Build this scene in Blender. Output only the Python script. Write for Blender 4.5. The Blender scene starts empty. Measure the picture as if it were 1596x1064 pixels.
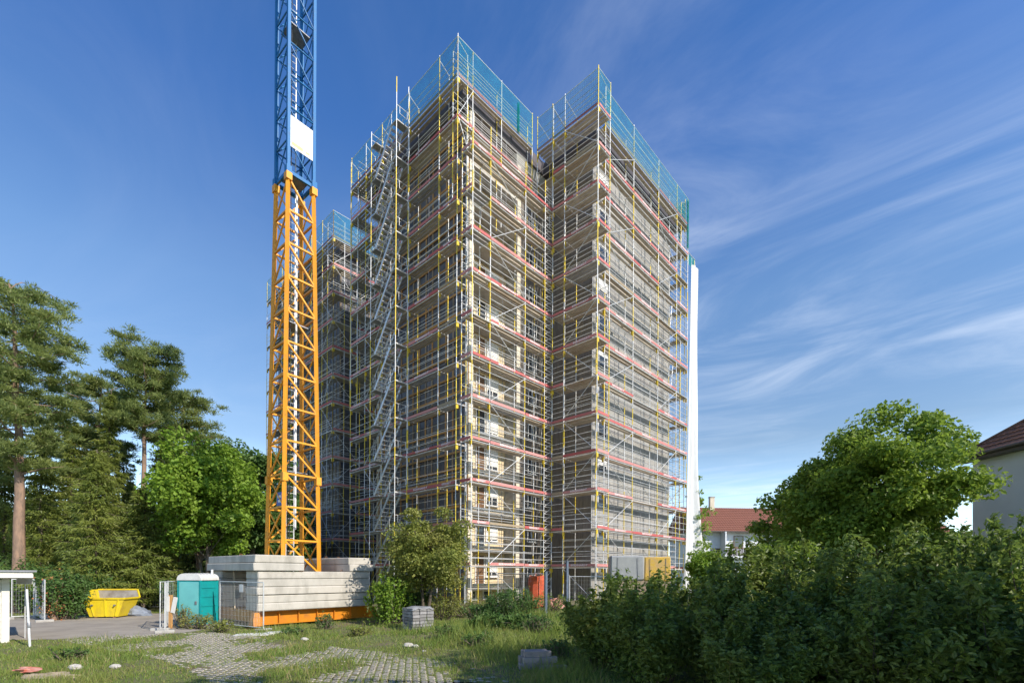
import bpy, math, random
import numpy as np
from mathutils import Vector, Matrix, Quaternion
R = math.radians
SC = bpy.context.scene
COL = SC.collection
random.seed(7)

# ------------------------------------------------------------------ camera, sky, sun, exposure
CAM_H = 2.4
cam_data = bpy.data.cameras.new('camera')
cam_data.sensor_width = 36.0
cam_data.lens = 17.0
cam_data.shift_y = 361.0 / 1596.0
cam_data.clip_start = 0.1
cam_data.clip_end = 3000
cam = bpy.data.objects.new('camera', cam_data)
COL.objects.link(cam)
cam.location = (0, 0, CAM_H)
cam.rotation_euler = (R(90), R(-0.3), 0)
SC.camera = cam

SUN_EL = R(36)
SUN_AZ = math.atan2(0.80, -0.60)          # clockwise from +Y
sun_data = bpy.data.lights.new('sun', 'SUN')
sun_data.energy = 2.65
sun_data.angle = R(0.5)
sun_data.color = (1.0, 0.91, 0.78)
sun = bpy.data.objects.new('sun', sun_data)
COL.objects.link(sun)
to_sun = Vector((math.sin(SUN_AZ) * math.cos(SUN_EL), math.cos(SUN_AZ) * math.cos(SUN_EL), math.sin(SUN_EL)))
sun.rotation_euler = to_sun.to_track_quat('Z', 'Y').to_euler()

world = bpy.data.worlds.new('World')
SC.world = world
world.use_nodes = True
wn, wl = world.node_tree.nodes, world.node_tree.links
wn.clear()
w_out = wn.new('ShaderNodeOutputWorld')
w_bg = wn.new('ShaderNodeBackground')
w_bg.inputs['Strength'].default_value = 0.15
w_sky = wn.new('ShaderNodeTexSky')
w_sky.sky_type = 'NISHITA'
w_sky.sun_disc = False
w_sky.sun_elevation = SUN_EL
w_sky.sun_rotation = SUN_AZ
w_sky.air_density = 1.0
w_sky.dust_density = 0.0
w_sky.ozone_density = 2.0
w_sky.altitude = 400
# thin cirrus: streaked noise on the view direction projected to a high layer
w_geo = wn.new('ShaderNodeNewGeometry')
w_sep = wn.new('ShaderNodeSeparateXYZ')
wl.new(w_geo.outputs['Incoming'], w_sep.inputs[0])
def wmath(op, a, b=None, clamp=False):
    n = wn.new('ShaderNodeMath'); n.operation = op; n.use_clamp = clamp
    for i, v in enumerate((a, b)):
        if v is None: continue
        if isinstance(v, (int, float)): n.inputs[i].default_value = v
        else: wl.new(v, n.inputs[i])
    return n.outputs[0]
w_z = wmath('MAXIMUM', wmath('MULTIPLY', w_sep.outputs['Z'], -1.0), 0.06)
w_cx = wmath('DIVIDE', wmath('MULTIPLY', w_sep.outputs['X'], -1.0), w_z)
w_cy = wmath('DIVIDE', wmath('MULTIPLY', w_sep.outputs['Y'], -1.0), w_z)
w_comb = wn.new('ShaderNodeCombineXYZ')
wl.new(w_cx, w_comb.inputs[0]); wl.new(w_cy, w_comb.inputs[1])
w_map = wn.new('ShaderNodeMapping')
w_map.vector_type = 'TEXTURE'
w_map.inputs['Rotation'].default_value = (0, 0, R(-38))
w_map.inputs['Scale'].default_value = (1.15, 0.58, 1.0)
wl.new(w_comb.outputs[0], w_map.inputs['Vector'])
def wnoise(scale, detail, rough, dist, vec):
    n = wn.new('ShaderNodeTexNoise'); n.inputs['Scale'].default_value = scale
    n.inputs['Detail'].default_value = detail; n.inputs['Roughness'].default_value = rough
    n.inputs['Distortion'].default_value = dist
    wl.new(vec, n.inputs['Vector']); return n.outputs['Fac']
def wramp(fac, p0, v0, p1, v1):
    n = wn.new('ShaderNodeMapRange'); n.interpolation_type = 'SMOOTHSTEP'
    n.inputs['From Min'].default_value = p0; n.inputs['From Max'].default_value = p1
    n.inputs['To Min'].default_value = v0; n.inputs['To Max'].default_value = v1
    wl.new(fac, n.inputs['Value']); return n.outputs[0]
c1 = wramp(wnoise(0.9, 12, 0.62, 1.3, w_map.outputs[0]), 0.36, 0.0, 0.86, 1.0)
c2 = wramp(wnoise(0.42, 3, 0.5, 0.3, w_comb.outputs[0]), 0.34, 0.2, 0.66, 1.0)
c3 = wramp(w_cx, -0.9, 0.16, 0.9, 1.0)       # the cloud field lies to the right
w_cl = wmath('MULTIPLY', wmath('MULTIPLY', wmath('MULTIPLY', c1, c2), c3), 0.62, True)
# clear deep-blue summer air: the physical sky toned by elevation
w_ramp = wn.new('ShaderNodeValToRGB')
wl.new(w_z, w_ramp.inputs[0])
w_ramp.color_ramp.elements[0].position = 0.06; w_ramp.color_ramp.elements[0].color = (0.84, 0.84, 0.83, 1)
w_ramp.color_ramp.elements[1].position = 0.80; w_ramp.color_ramp.elements[1].color = (0.21, 0.40, 0.62, 1)
for pos, c in ((0.24, (0.475, 0.475, 0.465)), (0.46, (0.45, 0.535, 0.595)), (0.66, (0.24, 0.42, 0.635))):
    el = w_ramp.color_ramp.elements.new(pos); el.color = (*c, 1)
w_tone = wn.new('ShaderNodeMix'); w_tone.data_type = 'RGBA'; w_tone.blend_type = 'MULTIPLY'
w_tone.inputs['Factor'].default_value = 1.0
wl.new(w_sky.outputs[0], w_tone.inputs['A']); wl.new(w_ramp.outputs[0], w_tone.inputs['B'])
w_mix = wn.new('ShaderNodeMix'); w_mix.data_type = 'RGBA'
wl.new(w_cl, w_mix.inputs['Factor'])
wl.new(w_tone.outputs['Result'], w_mix.inputs['A'])
w_mix.inputs['B'].default_value = (3.1, 3.35, 3.75, 1)
wl.new(w_mix.outputs['Result'], w_bg.inputs['Color'])
wl.new(w_bg.outputs[0], w_out.inputs['Surface'])

vs = SC.view_settings
vs.view_transform = 'Standard'
vs.look = 'None'
vs.exposure = 1.2
vs.gamma = 1.0
vs.use_curve_mapping = False
SC.cycles.use_denoising = True
SC.cycles.max_bounces = 6
SC.cycles.transparent_max_bounces = 12

# ------------------------------------------------------------------ materials
MATS = {}
def nodes_of(name):
    m = bpy.data.materials.new(name); m.use_nodes = True
    nt = m.node_tree; nt.nodes.clear()
    MATS[name] = m
    return m, nt.nodes, nt.links
def mk_noise(N, L, vec, scale, detail=4, rough=0.55):
    n = N.new('ShaderNodeTexNoise')
    n.inputs['Scale'].default_value = scale; n.inputs['Detail'].default_value = detail
    n.inputs['Roughness'].default_value = rough
    L.new(vec, n.inputs['Vector']); return n.outputs['Fac']
def mk_range(N, L, v, a, b, c, d):
    n = N.new('ShaderNodeMapRange')
    n.inputs['From Min'].default_value = a; n.inputs['From Max'].default_value = b
    n.inputs['To Min'].default_value = c; n.inputs['To Max'].default_value = d
    L.new(v, n.inputs['Value']); return n.outputs[0]
def mk_mix(N, L, fac, a, b):
    n = N.new('ShaderNodeMix'); n.data_type = 'RGBA'
    if isinstance(fac, (int, float)): n.inputs['Factor'].default_value = fac
    else: L.new(fac, n.inputs['Factor'])
    for key, v in (('A', a), ('B', b)):
        if isinstance(v, tuple): n.inputs[key].default_value = (*v, 1)
        else: L.new(v, n.inputs[key])
    return n.outputs['Result']
def mk_bump(N, L, h, strength, dist=0.02):
    n = N.new('ShaderNodeBump'); n.inputs['Strength'].default_value = strength
    n.inputs['Distance'].default_value = dist
    L.new(h, n.inputs['Height']); return n.outputs['Normal']
def mk_pos(N, L, stretch=None):
    g = N.new('ShaderNodeNewGeometry')
    if not stretch: return g.outputs['Position']
    m = N.new('ShaderNodeMapping'); m.inputs['Scale'].default_value = stretch
    L.new(g.outputs['Position'], m.inputs['Vector']); return m.outputs[0]

def surf(name, c, c2=None, rough=0.75, metal=0.0, scale=3.0, lo=0.35, hi=0.65, bump=0.0, bscale=None,
         stretch=None, rnd=0.0, rnd_c=None, spec=0.4):
    """procedural surface: two tones mixed by noise, optional per-object shift, optional relief"""
    m, N, L = nodes_of(name)
    out = N.new('ShaderNodeOutputMaterial'); b = N.new('ShaderNodeBsdfPrincipled')
    L.new(b.outputs[0], out.inputs['Surface'])
    c2 = c2 or tuple(x * 0.72 for x in c)
    p = mk_pos(N, L, stretch)
    f = mk_range(N, L, mk_noise(N, L, p, scale, 6, 0.6), lo, hi, 0, 1)
    col = mk_mix(N, L, f, c, c2)
    if rnd > 0:
        oi = N.new('ShaderNodeObjectInfo')
        fr = N.new('ShaderNodeMath'); fr.operation = 'MULTIPLY'; fr.inputs[1].default_value = rnd
        L.new(oi.outputs['Random'], fr.inputs[0])
        col = mk_mix(N, L, fr.outputs[0], col, rnd_c or tuple(x * 0.6 for x in c))
    L.new(col, b.inputs['Base Color'])
    b.inputs['Metallic'].default_value = metal
    b.inputs['Specular IOR Level'].default_value = spec
    L.new(mk_range(N, L, f, 0, 1, max(0.05, rough - 0.08), min(1, rough + 0.08)), b.inputs['Roughness'])
    if bump > 0:
        h = mk_noise(N, L, p, bscale or scale * 6, 5, 0.65)
        L.new(mk_bump(N, L, h, bump), b.inputs['Normal'])
    return m

surf('galv', (0.74, 0.745, 0.75), (0.56, 0.57, 0.58), rough=0.42, metal=0.35, scale=5)
surf('galv_dark', (0.30, 0.31, 0.33), (0.2, 0.2, 0.22), rough=0.5, metal=0.4, scale=5)
surf('alu', (0.82, 0.82, 0.82), (0.66, 0.66, 0.67), rough=0.38, metal=0.45, scale=6)
surf('yellow_paint', (0.80, 0.56, 0.02), (0.55, 0.40, 0.05), rough=0.5, scale=6)
surf('toe_red', (0.50, 0.075, 0.08), (0.40, 0.12, 0.11), rough=0.7, scale=2.5, rnd=0.75, rnd_c=(0.62, 0.33, 0.31))
surf('toe_wood', (0.42, 0.33, 0.22), (0.30, 0.24, 0.17), rough=0.8, scale=3, stretch=(1, 1, 6))
surf('letter_white', (0.78, 0.76, 0.76), (0.68, 0.62, 0.62), rough=0.6, scale=9)
surf('deck', (0.64, 0.585, 0.50), (0.46, 0.41, 0.34), rough=0.75, scale=2.2, rnd=0.65, rnd_c=(0.34, 0.25, 0.17))
surf('deck_grey', (0.46, 0.46, 0.46), (0.32, 0.32, 0.33), rough=0.6, metal=0.1, scale=2.2, rnd=0.4, rnd_c=(0.3, 0.27, 0.23))
surf('concrete_block', (0.52, 0.49, 0.44), (0.27, 0.255, 0.22), rough=0.9, scale=1.8, bump=0.5, bscale=14, lo=0.44, hi=0.80, rnd=0.5, rnd_c=(0.38, 0.37, 0.34), stretch=(1, 1, 0.45))
surf('concrete_grey', (0.44, 0.43, 0.40), (0.30, 0.29, 0.27), rough=0.9, scale=2.0, bump=0.3, bscale=18)
surf('render_beige', (0.72, 0.60, 0.40), (0.66, 0.53, 0.34), rough=0.9, scale=0.8, bump=0.15, bscale=40)
surf('render_cream', (0.70, 0.64, 0.52), (0.60, 0.54, 0.44), rough=0.9, scale=0.8, bump=0.15, bscale=40)
surf('panel_pale', (0.355, 0.345, 0.325), (0.27, 0.262, 0.248), rough=0.92, scale=1.2, bump=0.25, bscale=24, rnd=0.7, rnd_c=(0.30, 0.295, 0.285))
surf('panel_brown', (0.24, 0.215, 0.19), (0.145, 0.128, 0.115), rough=0.85, scale=5, stretch=(1, 1, 0.18), rnd=0.4, rnd_c=(0.17, 0.15, 0.13), lo=0.3, hi=0.7)
surf('panel_slate', (0.125, 0.13, 0.16), (0.075, 0.08, 0.10), rough=0.45, scale=3, rnd=0.5, rnd_c=(0.19, 0.18, 0.185), bump=0.15, bscale=9)
surf('timber', (0.62, 0.31, 0.09), (0.50, 0.26, 0.09), rough=0.75, scale=5, rnd=0.7, rnd_c=(0.45, 0.30, 0.15), stretch=(2, 2, 0.6))
surf('timber_pale', (0.46, 0.36, 0.24), (0.34, 0.26, 0.18), rough=0.8, scale=5, rnd=0.7, rnd_c=(0.24, 0.19, 0.15), stretch=(2, 2, 0.5))
surf('fascia', (0.115, 0.10, 0.11), (0.09, 0.08, 0.09), rough=0.6, scale=1.5)
surf('slab_edge', (0.52, 0.50, 0.46), (0.38, 0.36, 0.33), rough=0.9, scale=1.5, bump=0.2)
surf('window_white', (0.80, 0.80, 0.79), (0.72, 0.72, 0.71), rough=0.45, scale=3)
surf('blind_white', (0.80, 0.79, 0.75), (0.74, 0.73, 0.70), rough=0.7, scale=2)
surf('door_brown', (0.20, 0.11, 0.055), (0.14, 0.075, 0.04), rough=0.55, scale=3, stretch=(3, 3, 0.4))
surf('crane_orange', (0.82, 0.35, 0.02), (0.42, 0.19, 0.05), rough=0.5, scale=3.5, lo=0.5, hi=0.85, rnd=0.35, rnd_c=(0.68, 0.30, 0.05))
surf('crane_blue', (0.008, 0.15, 0.40), (0.02, 0.09, 0.2), rough=0.45, scale=3.5, lo=0.5, hi=0.85, rnd=0.4, rnd_c=(0.02, 0.14, 0.36))
surf('crane_base', (0.60, 0.22, 0.012), (0.30, 0.12, 0.03), rough=0.55, scale=3, lo=0.5, hi=0.85, rnd=0.3)
surf('rust_plate', (0.30, 0.14, 0.06), (0.18, 0.09, 0.05), rough=0.8, scale=4)
surf('banner', (0.82, 0.81, 0.78), (0.76, 0.75, 0.72), rough=0.7, scale=1)
surf('banner_print', (0.74, 0.52, 0.24), (0.70, 0.55, 0.33), rough=0.7, scale=3)
surf('sign_blue', (0.05, 0.12, 0.45), (0.04, 0.10, 0.38), rough=0.4, scale=4)
surf('skip_yellow', (0.70, 0.53, 0.02), (0.40, 0.27, 0.05), rough=0.55, scale=3.5, lo=0.5, hi=0.85, stretch=(1, 1, 0.5))
surf('skip_inner', (0.32, 0.30, 0.27), (0.20, 0.17, 0.14), rough=0.8, scale=3)
surf('toilet_teal_shaded', (0.01, 0.33, 0.34), (0.01, 0.27, 0.29), rough=0.4, scale=2)  # darker than the door: shade beside the ballast put into the cabin colour
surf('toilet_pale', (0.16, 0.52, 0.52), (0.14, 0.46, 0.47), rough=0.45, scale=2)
surf('toilet_white', (0.72, 0.72, 0.70), (0.62, 0.62, 0.60), rough=0.5, scale=4)
surf('shed_white', (0.72, 0.70, 0.64), (0.60, 0.58, 0.53), rough=0.8, scale=2, stretch=(1, 1, 3))
surf('roof_felt', (0.26, 0.27, 0.30), (0.20, 0.21, 0.23), rough=0.8, scale=3)
surf('plaster_white', (0.72, 0.755, 0.81), (0.65, 0.685, 0.74), rough=0.92, scale=0.7, bump=0.15, bscale=12)
surf('brick_grey', (0.36, 0.35, 0.36), (0.26, 0.26, 0.27), rough=0.9, scale=6, bump=0.3, bscale=30, rnd=1.0, rnd_c=(0.17, 0.165, 0.16))
surf('kerb_stone', (0.30, 0.25, 0.23), (0.21, 0.18, 0.17), rough=0.9, scale=5, bump=0.35, bscale=25, rnd=0.4, rnd_c=(0.30, 0.31, 0.31))
surf('paver', (0.46, 0.42, 0.36), (0.31, 0.285, 0.245), rough=0.92, scale=5, bump=0.25, bscale=40, rnd=0.35)
surf('stone_white', (0.70, 0.70, 0.68), (0.55, 0.55, 0.52), rough=0.9, scale=6, bump=0.4)
surf('sack_orange', (0.66, 0.13, 0.045), (0.50, 0.09, 0.04), rough=0.55, scale=4, bump=0.5, bscale=9)
surf('sack_red', (0.48, 0.13, 0.08), (0.55, 0.32, 0.26), rough=0.5, scale=5, bump=0.5, bscale=9)
surf('tarp_blue', (0.25, 0.29, 0.36), (0.14, 0.16, 0.2), rough=0.5, scale=4, bump=0.4, bscale=8)
surf('post_steel_blue', (0.13, 0.17, 0.23), (0.09, 0.12, 0.17), rough=0.6, metal=0.2, scale=5)
surf('film_grey', (0.36, 0.37, 0.37), (0.28, 0.29, 0.30), rough=0.25, scale=2, bump=0.4, bscale=5)
surf('film_yellow', (0.62, 0.40, 0.06), (0.50, 0.34, 0.16), rough=0.3, scale=3, bump=0.4, bscale=5)
surf('print_dark', (0.12, 0.13, 0.16), (0.1, 0.11, 0.13), rough=0.5)
surf('paper', (0.76, 0.75, 0.72), (0.70, 0.69, 0.66), rough=0.8)
surf('asphalt_worn', (0.34, 0.305, 0.26), (0.25, 0.225, 0.195), rough=0.95, scale=0.9, bump=0.25, bscale=60)
surf('sand', (0.42, 0.34, 0.23), (0.30, 0.25, 0.17), rough=0.95, scale=3, bump=0.4, bscale=30)
surf('bark_pine', (0.33, 0.215, 0.15), (0.18, 0.13, 0.10), rough=0.95, scale=7, bump=0.8, bscale=14, stretch=(1, 1, 0.3))
surf('bark_grey', (0.16, 0.13, 0.10), (0.085, 0.07, 0.055), rough=0.95, scale=8, bump=0.7, bscale=16, stretch=(1, 1, 0.3))
surf('dead_red', (0.42, 0.17, 0.06), (0.28, 0.11, 0.05), rough=0.9, scale=6)
surf('tile_red', (0.27, 0.105, 0.07), (0.17, 0.075, 0.055), rough=0.85, scale=9, rnd=0.2, bump=0.3, bscale=30)
surf('tile_brown', (0.22, 0.105, 0.065), (0.13, 0.07, 0.05), rough=0.85, scale=7, rnd=0.25, bump=0.3, bscale=30)
surf('gutter', (0.10, 0.085, 0.08), (0.075, 0.065, 0.06), rough=0.5, scale=3)
surf('cable', (0.03, 0.03, 0.035), (0.02, 0.02, 0.02), rough=0.5)

def make_glass(name, tint):
    m, N, L = nodes_of(name)
    out = N.new('ShaderNodeOutputMaterial'); b = N.new('ShaderNodeBsdfPrincipled')
    L.new(b.outputs[0], out.inputs['Surface'])
    p = mk_pos(N, L)
    f = mk_noise(N, L, p, 0.9, 3)
    L.new(mk_mix(N, L, f, tint, tuple(x * 0.5 for x in tint)), b.inputs['Base Color'])
    b.inputs['Roughness'].default_value = 0.06
    b.inputs['Specular IOR Level'].default_value = 0.8
make_glass('glass', (0.05, 0.06, 0.075))

def make_standard():
    """scaffold tube: yellow painted and galvanised lengths joined end to end, a different run on each post"""
    m, N, L = nodes_of('standard')
    out = N.new('ShaderNodeOutputMaterial'); b = N.new('ShaderNodeBsdfPrincipled')
    L.new(b.outputs[0], out.inputs['Surface'])
    g = N.new('ShaderNodeNewGeometry'); s = N.new('ShaderNodeSeparateXYZ')
    L.new(g.outputs['Position'], s.inputs[0])
    oi = N.new('ShaderNodeObjectInfo')
    a = N.new('ShaderNodeMath'); a.operation = 'MULTIPLY_ADD'
    L.new(oi.outputs['Random'], a.inputs[0]); a.inputs[1].default_value = 7.0; L.new(s.outputs['Z'], a.inputs[2])
    d = N.new('ShaderNodeMath'); d.operation = 'DIVIDE'; L.new(a.outputs[0], d.inputs[0]); d.inputs[1].default_value = 1.375
    fl = N.new('ShaderNodeMath'); fl.operation = 'FLOOR'; L.new(d.outputs[0], fl.inputs[0])
    cb = N.new('ShaderNodeCombineXYZ'); L.new(fl.outputs[0], cb.inputs[0]); L.new(oi.outputs['Random'], cb.inputs[1])
    w = N.new('ShaderNodeTexWhiteNoise'); L.new(cb.outputs[0], w.inputs['Vector'])
    t = N.new('ShaderNodeMath'); t.operation = 'GREATER_THAN'; L.new(w.outputs['Value'], t.inputs[0]); t.inputs[1].default_value = 0.5
    f = mk_noise(N, L, g.outputs['Position'], 6, 4)
    grey = mk_mix(N, L, f, (0.78, 0.785, 0.79), (0.60, 0.61, 0.62))
    yel = mk_mix(N, L, f, (0.88, 0.66, 0.05), (0.70, 0.52, 0.07))
    L.new(mk_mix(N, L, t.outputs[0], grey, yel), b.inputs['Base Color'])
    b.inputs['Roughness'].default_value = 0.45
    b.inputs['Metallic'].default_value = 0.2
make_standard()

def make_net(name, col, cell, open_alpha, strand_alpha):
    """knotted safety net: fine strands and open cells"""
    m, N, L = nodes_of(name)
    out = N.new('ShaderNodeOutputMaterial')
    tr = N.new('ShaderNodeBsdfTransparent'); di = N.new('ShaderNodeBsdfDiffuse'); tl = N.new('ShaderNodeBsdfTranslucent')
    mixs = N.new('ShaderNodeMixShader'); mixs.inputs[0].default_value = 0.5
    L.new(di.outputs[0], mixs.inputs[1]); L.new(tl.outputs[0], mixs.inputs[2])
    p = mk_pos(N, L)
    f = mk_range(N, L, mk_noise(N, L, p, 1.1, 3), 0.35, 0.7, 0, 1)
    cc = mk_mix(N, L, f, col, tuple(x * 0.7 for x in col))
    L.new(cc, di.inputs['Color']); L.new(cc, tl.inputs['Color'])
    uv = N.new('ShaderNodeUVMap'); s = N.new('ShaderNodeSeparateXYZ'); L.new(uv.outputs[0], s.inputs[0])
    def strand(axis):
        d = N.new('ShaderNodeMath'); d.operation = 'DIVIDE'; L.new(s.outputs[axis], d.inputs[0]); d.inputs[1].default_value = cell
        fr = N.new('ShaderNodeMath'); fr.operation = 'FRACT'; L.new(d.outputs[0], fr.inputs[0])
        lt = N.new('ShaderNodeMath'); lt.operation = 'LESS_THAN'; L.new(fr.outputs[0], lt.inputs[0]); lt.inputs[1].default_value = 0.22
        return lt.outputs[0]
    mx = N.new('ShaderNodeMath'); mx.operation = 'MAXIMUM'; L.new(strand('X'), mx.inputs[0]); L.new(strand('Y'), mx.inputs[1])
    al = mk_range(N, L, mx.outputs[0], 0, 1, open_alpha, strand_alpha)
    fin = N.new('ShaderNodeMixShader'); L.new(al, fin.inputs[0]); L.new(tr.outputs[0], fin.inputs[1]); L.new(mixs.outputs[0], fin.inputs[2])
    L.new(fin.outputs[0], out.inputs['Surface'])
make_net('net_green', (0.035, 0.40, 0.48), 0.14, 0.13, 0.52)
make_net('net_fine', (0.03, 0.38, 0.46), 0.16, 0.06, 0.50)
make_net('net_dense', (0.015, 0.36, 0.34), 0.09, 0.55, 0.9)

def make_tarp():
    m, N, L = nodes_of('tarp_white')
    out = N.new('ShaderNodeOutputMaterial')
    di = N.new('ShaderNodeBsdfDiffuse'); tl = N.new('ShaderNodeBsdfTranslucent'); mx = N.new('ShaderNodeMixShader')
    mx.inputs[0].default_value = 0.3
    p = mk_pos(N, L, (1, 1, 0.3))
    f = mk_noise(N, L, p, 2.5, 4)
    c = mk_mix(N, L, f, (0.86, 0.86, 0.86), (0.76, 0.77, 0.78))
    L.new(c, di.inputs[0]); L.new(c, tl.inputs[0])
    nb = mk_bump(N, L, f, 0.5, 0.1); L.new(nb, di.inputs['Normal'])
    L.new(di.outputs[0], mx.inputs[1]); L.new(tl.outputs[0], mx.inputs[2]); L.new(mx.outputs[0], out.inputs['Surface'])
make_tarp()

def leaf_mat(name, c, c2, c3, trans=0.35, gloss=0.12, rough=0.45):
    """leaf: colour differs from leaf to leaf and slowly over the plant; light shines partly through"""
    m, N, L = nodes_of(name)
    out = N.new('ShaderNodeOutputMaterial')
    b = N.new('ShaderNodeBsdfPrincipled'); tl = N.new('ShaderNodeBsdfTranslucent'); mx = N.new('ShaderNodeMixShader')
    g = N.new('ShaderNodeNewGeometry')
    isl = g.outputs['Random Per Island']
    col = mk_mix(N, L, mk_range(N, L, isl, 0.2, 0.8, 0, 1), c, c2)
    f = mk_range(N, L, mk_noise(N, L, g.outputs['Position'], 0.7, 3), 0.42, 0.68, 0, 0.6)
    col = mk_mix(N, L, f, col, c3)
    L.new(col, b.inputs['Base Color'])
    b.inputs['Roughness'].default_value = rough
    b.inputs['Specular IOR Level'].default_value = gloss * 2.2
    tc = mk_mix(N, L, 0.5, col, tuple(min(1, x * 1.9) for x in c))
    L.new(tc, tl.inputs['Color'])
    mx.inputs[0].default_value = trans
    L.new(b.outputs[0], mx.inputs[1]); L.new(tl.outputs[0], mx.inputs[2]); L.new(mx.outputs[0], out.inputs['Surface'])
leaf_mat('leaf_maple', (0.2, 0.29, 0.04), (0.13, 0.215, 0.032), (0.25, 0.32, 0.05), trans=0.42)
leaf_mat('leaf_bright', (0.2, 0.31, 0.035), (0.14, 0.245, 0.03), (0.24, 0.33, 0.05))
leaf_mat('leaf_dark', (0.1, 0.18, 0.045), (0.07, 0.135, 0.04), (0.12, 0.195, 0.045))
leaf_mat('leaf_shrub', (0.17, 0.24, 0.042), (0.065, 0.12, 0.03), (0.24, 0.25, 0.045), trans=0.4, gloss=0.2)
leaf_mat('leaf_apple', (0.24, 0.27, 0.055), (0.155, 0.195, 0.04), (0.28, 0.26, 0.08), trans=0.3)
leaf_mat('leaf_weed', (0.1, 0.19, 0.05), (0.075, 0.145, 0.042), (0.15, 0.22, 0.05))
leaf_mat('needle_pine', (0.22, 0.275, 0.085), (0.155, 0.21, 0.075), (0.28, 0.31, 0.09), trans=0.42)
leaf_mat('needle_spruce', (0.21, 0.255, 0.055), (0.145, 0.19, 0.05), (0.28, 0.3, 0.065), trans=0.42)
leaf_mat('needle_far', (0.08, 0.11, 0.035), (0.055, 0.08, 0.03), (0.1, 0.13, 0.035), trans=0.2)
leaf_mat('grass_blade', (0.2, 0.275, 0.055), (0.14, 0.215, 0.045), (0.29, 0.29, 0.09), trans=0.35)
leaf_mat('grass_dry', (0.36, 0.31, 0.14), (0.27, 0.25, 0.09), (0.2, 0.22, 0.06), trans=0.35)

def make_ground():
    m, N, L = nodes_of('ground_soil')
    out = N.new('ShaderNodeOutputMaterial'); b = N.new('ShaderNodeBsdfPrincipled'); L.new(b.outputs[0], out.inputs['Surface'])
    p = mk_pos(N, L)
    g1 = mk_mix(N, L, mk_noise(N, L, p, 7, 6), (0.09, 0.125, 0.032), (0.16, 0.165, 0.055))
    d1 = mk_mix(N, L, mk_noise(N, L, p, 11, 6), (0.19, 0.15, 0.095), (0.12, 0.095, 0.06))
    f = mk_range(N, L, mk_noise(N, L, p, 0.55, 6, 0.65), 0.48, 0.62, 0, 1)
    L.new(mk_mix(N, L, f, g1, d1), b.inputs['Base Color'])
    b.inputs['Roughness'].default_value = 0.97
    L.new(mk_bump(N, L, mk_noise(N, L, p, 18, 6, 0.7), 0.6, 0.05), b.inputs['Normal'])
make_ground()

# ------------------------------------------------------------------ object helpers
def mat(n): return MATS[n]
def tag(o, label=None, cat=None, group=None, kind=None):
    if label: o['label'] = label
    if cat: o['category'] = cat
    if group: o['group'] = group
    if cat and not kind: kind = 'thing'
    if kind: o['kind'] = kind
    return o
def thing(name, label, cat, loc=(0, 0, 0), rz=0.0, group=None):
    o = bpy.data.objects.new(name, None)
    o.empty_display_size = 0.3
    COL.objects.link(o)
    o.location = loc; o.rotation_euler = (0, 0, rz)
    return tag(o, label, cat, group)
def link(o, parent=None):
    """parent is a thing (no scale of its own) or a part; a sub-part is given in its thing's coordinates"""
    COL.objects.link(o)
    if parent is not None:
        o.parent = parent
        if parent.parent is not None:
            o.matrix_parent_inverse = parent.matrix_basis.inverted()
    return o
_cache = {}
def unit_box(mn):
    k = ('box', mn)
    if k not in _cache:
        me = bpy.data.meshes.new('box')
        v = [(x, y, z) for x in (-.5, .5) for y in (-.5, .5) for z in (-.5, .5)]
        f = [(0, 1, 3, 2), (4, 6, 7, 5), (0, 4, 5, 1), (2, 3, 7, 6), (0, 2, 6, 4), (1, 5, 7, 3)]
        me.from_pydata(v, [], f); me.materials.append(mat(mn)); _cache[k] = me
    return _cache[k]
def unit_tube(mn, n=6):
    k = ('tube', mn, n)
    if k not in _cache:
        me = bpy.data.meshes.new('tube')
        v = [(math.cos(2 * math.pi * i / n), math.sin(2 * math.pi * i / n), z) for z in (-.5, .5) for i in range(n)]
        f = [(i, (i + 1) % n, n + (i + 1) % n, n + i) for i in range(n)] + [tuple(range(n))[::-1], tuple(range(n, 2 * n))]
        me.from_pydata(v, [], f)
        for q in me.polygons: q.use_smooth = len(q.vertices) == 4
        me.materials.append(mat(mn)); _cache[k] = me
    return _cache[k]
def box(name, parent, mn, x0, x1, y0, y1, z0, z1, rz=0.0):
    o = bpy.data.objects.new(name, unit_box(mn))
    o.location = ((x0 + x1) / 2, (y0 + y1) / 2, (z0 + z1) / 2)
    o.scale = (abs(x1 - x0), abs(y1 - y0), abs(z1 - z0))
    o.rotation_euler = (0, 0, rz)
    return link(o, parent)
def bar(name, parent, mn, p, q, r, n=6):
    p, q = Vector(p), Vector(q); d = q - p
    o = bpy.data.objects.new(name, unit_tube(mn, n))
    o.rotation_mode = 'QUATERNION'
    o.rotation_quaternion = d.to_track_quat('Z', 'Y')
    o.location = (p + q) / 2; o.scale = (r, r, d.length)
    return link(o, parent)
def beam(name, parent, mn, p, q, w, h):
    """square section bar from p to q; w across, h in the upright sense"""
    p, q = Vector(p), Vector(q); d = q - p
    o = bpy.data.objects.new(name, unit_box(mn))
    o.rotation_mode = 'QUATERNION'
    o.rotation_quaternion = d.to_track_quat('X', 'Z')
    o.location = (p + q) / 2; o.scale = (d.length, w, h)
    return link(o, parent)
def mesh_obj(name, parent, mn, verts, faces, smooth=False, loc=None):
    me = bpy.data.meshes.new(name)
    me.from_pydata([tuple(v) for v in verts], [], [tuple(f) for f in faces])
    me.materials.append(mat(mn))
    if smooth:
        for q in me.polygons: q.use_smooth = True
    o = bpy.data.objects.new(name, me)
    if loc: o.location = loc
    return link(o, parent)
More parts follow.
